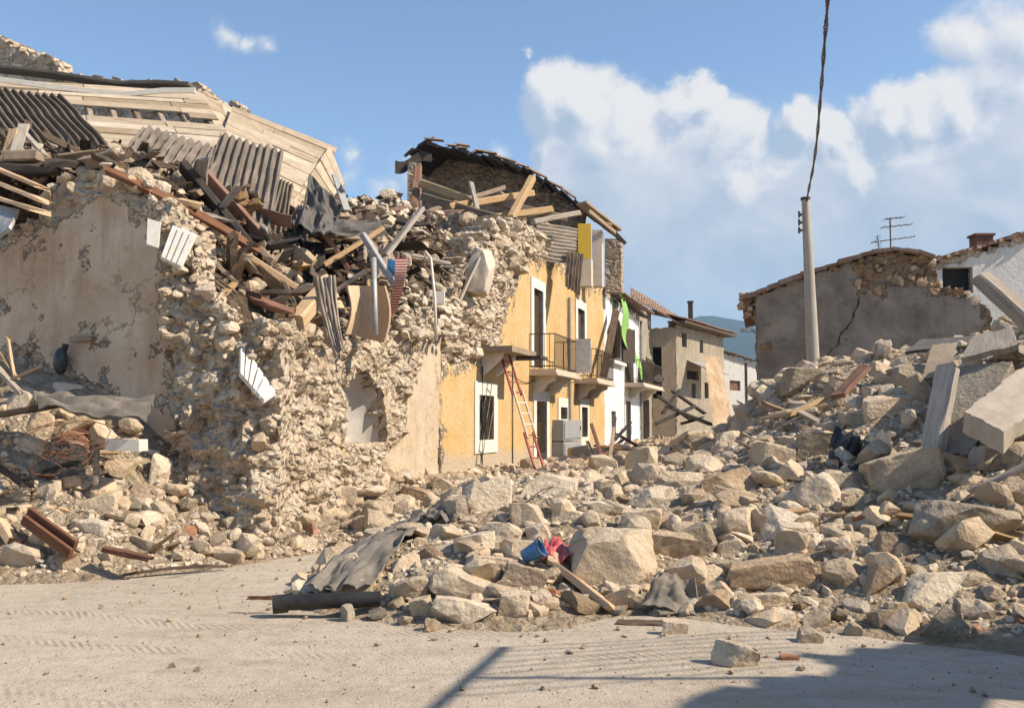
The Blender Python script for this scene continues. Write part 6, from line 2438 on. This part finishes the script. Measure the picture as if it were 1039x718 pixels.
for (px, py, w, h, a, lab, sd_) in [(897, 517, 14, 12, 8, 'small pinkish brick piece below the large faceted boulder', 431), (870, 560, 22, 12, -20, 'broken reddish brick piece in the middle of the heap', 432), (612, 612, 18, 10, 0, 'reddish brick crumb at the end of the sloping plank', 433),
                                    (985, 640, 22, 12, 10, 'red brick fragment in the shade at the heap foot', 434), (800, 668, 20, 8, 0, 'flat red tile fragment on the shaded road', 435)]:
    hero(px, py, w, h, a, sd_, 'clay', lab, .9, 3, name='brick', cat='brick', sub=3, group='brick pieces of the heap')

# ------------------------------------------------------------------ street furniture of the ruin
# ladder
le = empty('ladder', tuple(P(551, 487, 21.2)))
tag(le, 'long red and pale extension ladder leaning on the yellow house ledge', 'ladder')
lt, lb = P(510, 352, 23.3), P(551, 488, 21.3)
ax = (lt - lb)
sd2 = STREET.u * .15 + STREET.n * .06
mid = .52
for sgn in (-1, 1):
    for (t0, t1, m_, off) in ((0, .34, 'red_paint', 0), (.3, .66, 'plaster_chunk', .05), (.62, 1.0, 'red_paint', 0)):
        mb = MB()
        o_ = STREET.n * off
        mb.beam(lb + ax * t0 + sd2 * sgn + o_, lb + ax * t1 + sd2 * sgn + o_, .04, .055, seg=1)
        mb.obj('rail', m_, le)
L = ax.length
for i in range(1, int(L / .3)):
    t = i * .3 / L
    mb = MB()
    o_ = STREET.n * (.05 if .34 < t < .62 else 0)
    mb.tube([lb + ax * t - sd2 + o_, lb + ax * t + sd2 + o_], .018, 6)
    mb.obj('rung', 'cream_trim' if .34 < t < .62 else 'red_paint', le)
# meter cabinets
for (x0, x1, y0, y1, lab) in [(560, 579, 426, 446.5, 'upper grey meter cabinet fixed on the yellow house'), (560, 579, 447.5, 471, 'lower grey meter cabinet under the upper one')]:
    r = rect(x0, y0, x1, y1)
    e = empty('meter_cabinet', tuple(STREET.pt((r[0] + r[2]) / 2, r[1], -.15)))
    tag(e, lab, 'cabinet', 'meter cabinets')
    mb = MB()
    mb.box(STREET.pt(r[0], r[1], .0), STREET.u * (r[2] - r[0]), STREET.n * .35, Vector((0, 0, r[3] - r[1])))
    mb.obj('case', 'grey_cabinet', e)
    mb = MB()
    mb.box(STREET.pt(r[0] + .1, r[1] + .06, -.352), STREET.u * (r[2] - r[0] - .2), STREET.n * .02, Vector((0, 0, r[3] - r[1] - .12)))
    dr = mb.obj('door', 'grey_cabinet', e)
    mb = MB()
    mb.box(STREET.pt(r[2] - .3, (r[1] + r[3]) / 2, -.373), STREET.u * .06, STREET.n * .02, Vector((0, 0, .12)))
    mb.obj('handle', 'iron', dr)
# dark plank on the second balcony, things on the third
mb = MB()
a, b_ = STREET.pt(*STREET.sz(616, 315), -.35), STREET.pt(*STREET.sz(595, 382), -.6)
mb.beam(a, b_, .27, .07, roll=.5, jit=.005, broken=.05)
thing_of(mb, 'plank', 'dark_wood', 'wide dark plank leaning on the second balcony of the yellow house', 'plank')
mb = MB()
q = quad(STREET.pt(*STREET.sz(646, 388), -.9), STREET.pt(*STREET.sz(658, 386), -.7), STREET.pt(*STREET.sz(657, 372), -.4), STREET.pt(*STREET.sz(647, 362), -.4))
mb.sheet(lambda u, v: q(u, v) + STREET.n * (.3 * fbm((u * 3, v * 3, 2), 1, 3)), 8, 8, .05)
thing_of(mb, 'dark_sheet', 'charred_wood', 'dark crumpled sheet hanging on the white house balcony', 'sheet')
# tangled bars in front of the white house
rb = random.Random(3)
for k, (a, b_) in enumerate([((600, 430, 27), (612, 468, 24)), ((603, 470, 25), (640, 428, 28)), ((612, 462, 25), (632, 446, 27)), ((618, 470, 25), (624, 424, 27)), ((604, 452, 25), (636, 456, 27)), ((596, 448, 26), (606, 474, 24)), ((626, 440, 27), (646, 452, 28))]):
    mb = MB()
    mb.beam(P(*a), P(*b_), .09, .05, broken=.03, rng=rb)
    o = thing_of(mb, 'bent_bar', 'old_wood' if k % 2 else 'rust', 'broken frame bar in the tangle before the white house', 'bar', 'tangled bars before the white house')
for k, (a, b_) in enumerate([((668, 402, 40), (700, 425, 38)), ((672, 420, 40), (690, 395, 42)), ((684, 398, 42), (716, 420, 40)), ((665, 430, 36), (705, 412, 40)), ((690, 430, 36), (712, 424, 36)), ((676, 412, 40), (720, 430, 34))]):
    mb = MB()
    mb.beam(P(*a), P(*b_), .16, .10, broken=.2, rng=rb)
    thing_of(mb, 'timber', 'charred_wood', 'dark fallen timber in the gap before the brown gable', 'beam', 'fallen timbers before the brown gable')
# street lamp on the grey house
se = empty('street_lamp', tuple(P(767, 336, 26)))
tag(se, 'small street lamp on an arm at the left corner of the grey house', 'street lamp')
mb = MB()
mb.tube([P(768, 338, 26), P(762, 334, 26)], .03, 6)
mb.obj('arm', 'grey_metal', se)
mb = MB()
mb.box(P(753, 336.5, 25.9), Vector((.26, 0, .0)), Vector((0, .16, 0)), Vector((-.02, 0, .09)))
mb.obj('lamp_head', 'zinc', se)
# antenna
ae = empty('tv_antenna', tuple(P(904, 257, 26.5)))
tag(ae, 'thin television antenna on the roof of the grey house', 'antenna')
mb = MB()
mb.tube([P(904, 258, 26.5), P(903, 221, 26.5)], .022, 6)
mb.obj('mast', 'wire_grey', ae)
for (x0, y0, x1, y1) in [(884, 246, 928, 240), (894, 231, 925, 227.5), (897, 222.5, 917, 220.5), (890, 239, 892, 252)]:
    mb = MB()
    mb.tube([P(x0, y0, 26.4), P(x1, y1, 26.4)], .013, 5)
    for t in np.linspace(.05, .95, 5):
        p = P(x0, y0, 26.4).lerp(P(x1, y1, 26.4), t)
        mb.tube([p - Vector((0, .2, 0)), p + Vector((0, .2, 0))], .007, 4)
    mb.obj('element', 'wire_grey', ae)
# pole and cable
pe = empty('utility_pole', tuple(P(827, 400, 20)))
tag(pe, 'grey concrete utility pole rising behind the right heap', 'utility pole')
mb = MB()
p0, p1 = P(827.5, 420, 20), P(817.5, 201, 20)
mb.tube([p0.lerp(p1, t) for t in np.linspace(0, 1, 8)], .145, 14, r1=.085)
mb.obj('shaft', 'concrete_pole', pe, smooth=40)
mb = MB()
for (y, dx) in ((218, -1), (226, -1), (234, -1)):
    p = P(813.5, y, 19.95)
    mb.tube([p, p + Vector((-.06, -.02, .02))], .03, 6)
    mb.tube([p + Vector((-.06, -.02, -.06)), p + Vector((-.06, -.02, .07))], .022, 6)
mb.obj('bracket', 'iron', pe)
mb = MB()
mb.tube([P(817.3, 203, 20), P(817.2, 200.5, 20)], .1, 12)
mb.obj('cap', 'iron', pe)
mb = MB()
cpx = [(818.5, 204, 19.9), (821, 190, 18.8), (825, 170, 17.4), (829, 140, 15.6), (831.5, 110, 14), (834, 80, 12.7), (836.5, 45, 11.4), (839.5, 5, 10.3), (841, -30, 9.6)]
cc = [P(*x) for x in cpx]


def catm(pts, n):
    out = []
    for i in range(len(pts) - 1):
        a, b_, c, d = pts[max(i - 1, 0)], pts[i], pts[i + 1], pts[min(i + 2, len(pts) - 1)]
        for k in range(n):
            t = k / n
            out.append(.5 * ((2 * b_) + (c - a) * t + (2 * a - 5 * b_ + 4 * c - d) * t * t + (3 * b_ - a - 3 * c + d) * t ** 3))
    out.append(pts[-1])
    return out


path = catm(cc, 26)
for ph in (0, 2.09, 4.19):
    pts = []
    for i, p in enumerate(path):
        t = i * .62 + ph + .5 * math.sin(i * .17)
        rr = .014 * (1 + .5 * math.sin(i * .31))
        pts.append(p + Vector((math.cos(t) * rr, 0, 0)) + Vector((0, .5, .86)) * (math.sin(t) * rr * .4))
    mb.tube(pts, .0105, 5)
thing_of(mb, 'power_cable', 'wire_grey', 'twisted overhead cable rising from the top of the concrete pole', 'cable', smooth=True)
# bracket and cables of the roadside house (out of frame; its shadow falls on the road)
ce = empty('cable_bracket', tuple((ba + bb) / 2))
tag(ce, 'steel bracket with cables on the roadside house, its shadow lying on the road', 'cable bracket')
mb = MB()
mb.beam(ba, bb + (bb - ba) * .8, .07, .05, seg=1)
mb.obj('bar', 'grey_metal', ce)
mb = MB()
for t in np.linspace(0, .75, 9):
    p = ba.lerp(bb, t)
    mb.tube([p, p + Vector((2.6, .55 + .25 * t, .15))], .010, 4)
mb.obj('cables', 'black_cable', ce)
mb = MB()
mb.tube([ba.lerp(bb, .5), ba.lerp(bb, .5) + Vector((2.5, 0, -.1))], .03, 6)
mb.obj('arm', 'grey_metal', ce)

finish_labels()
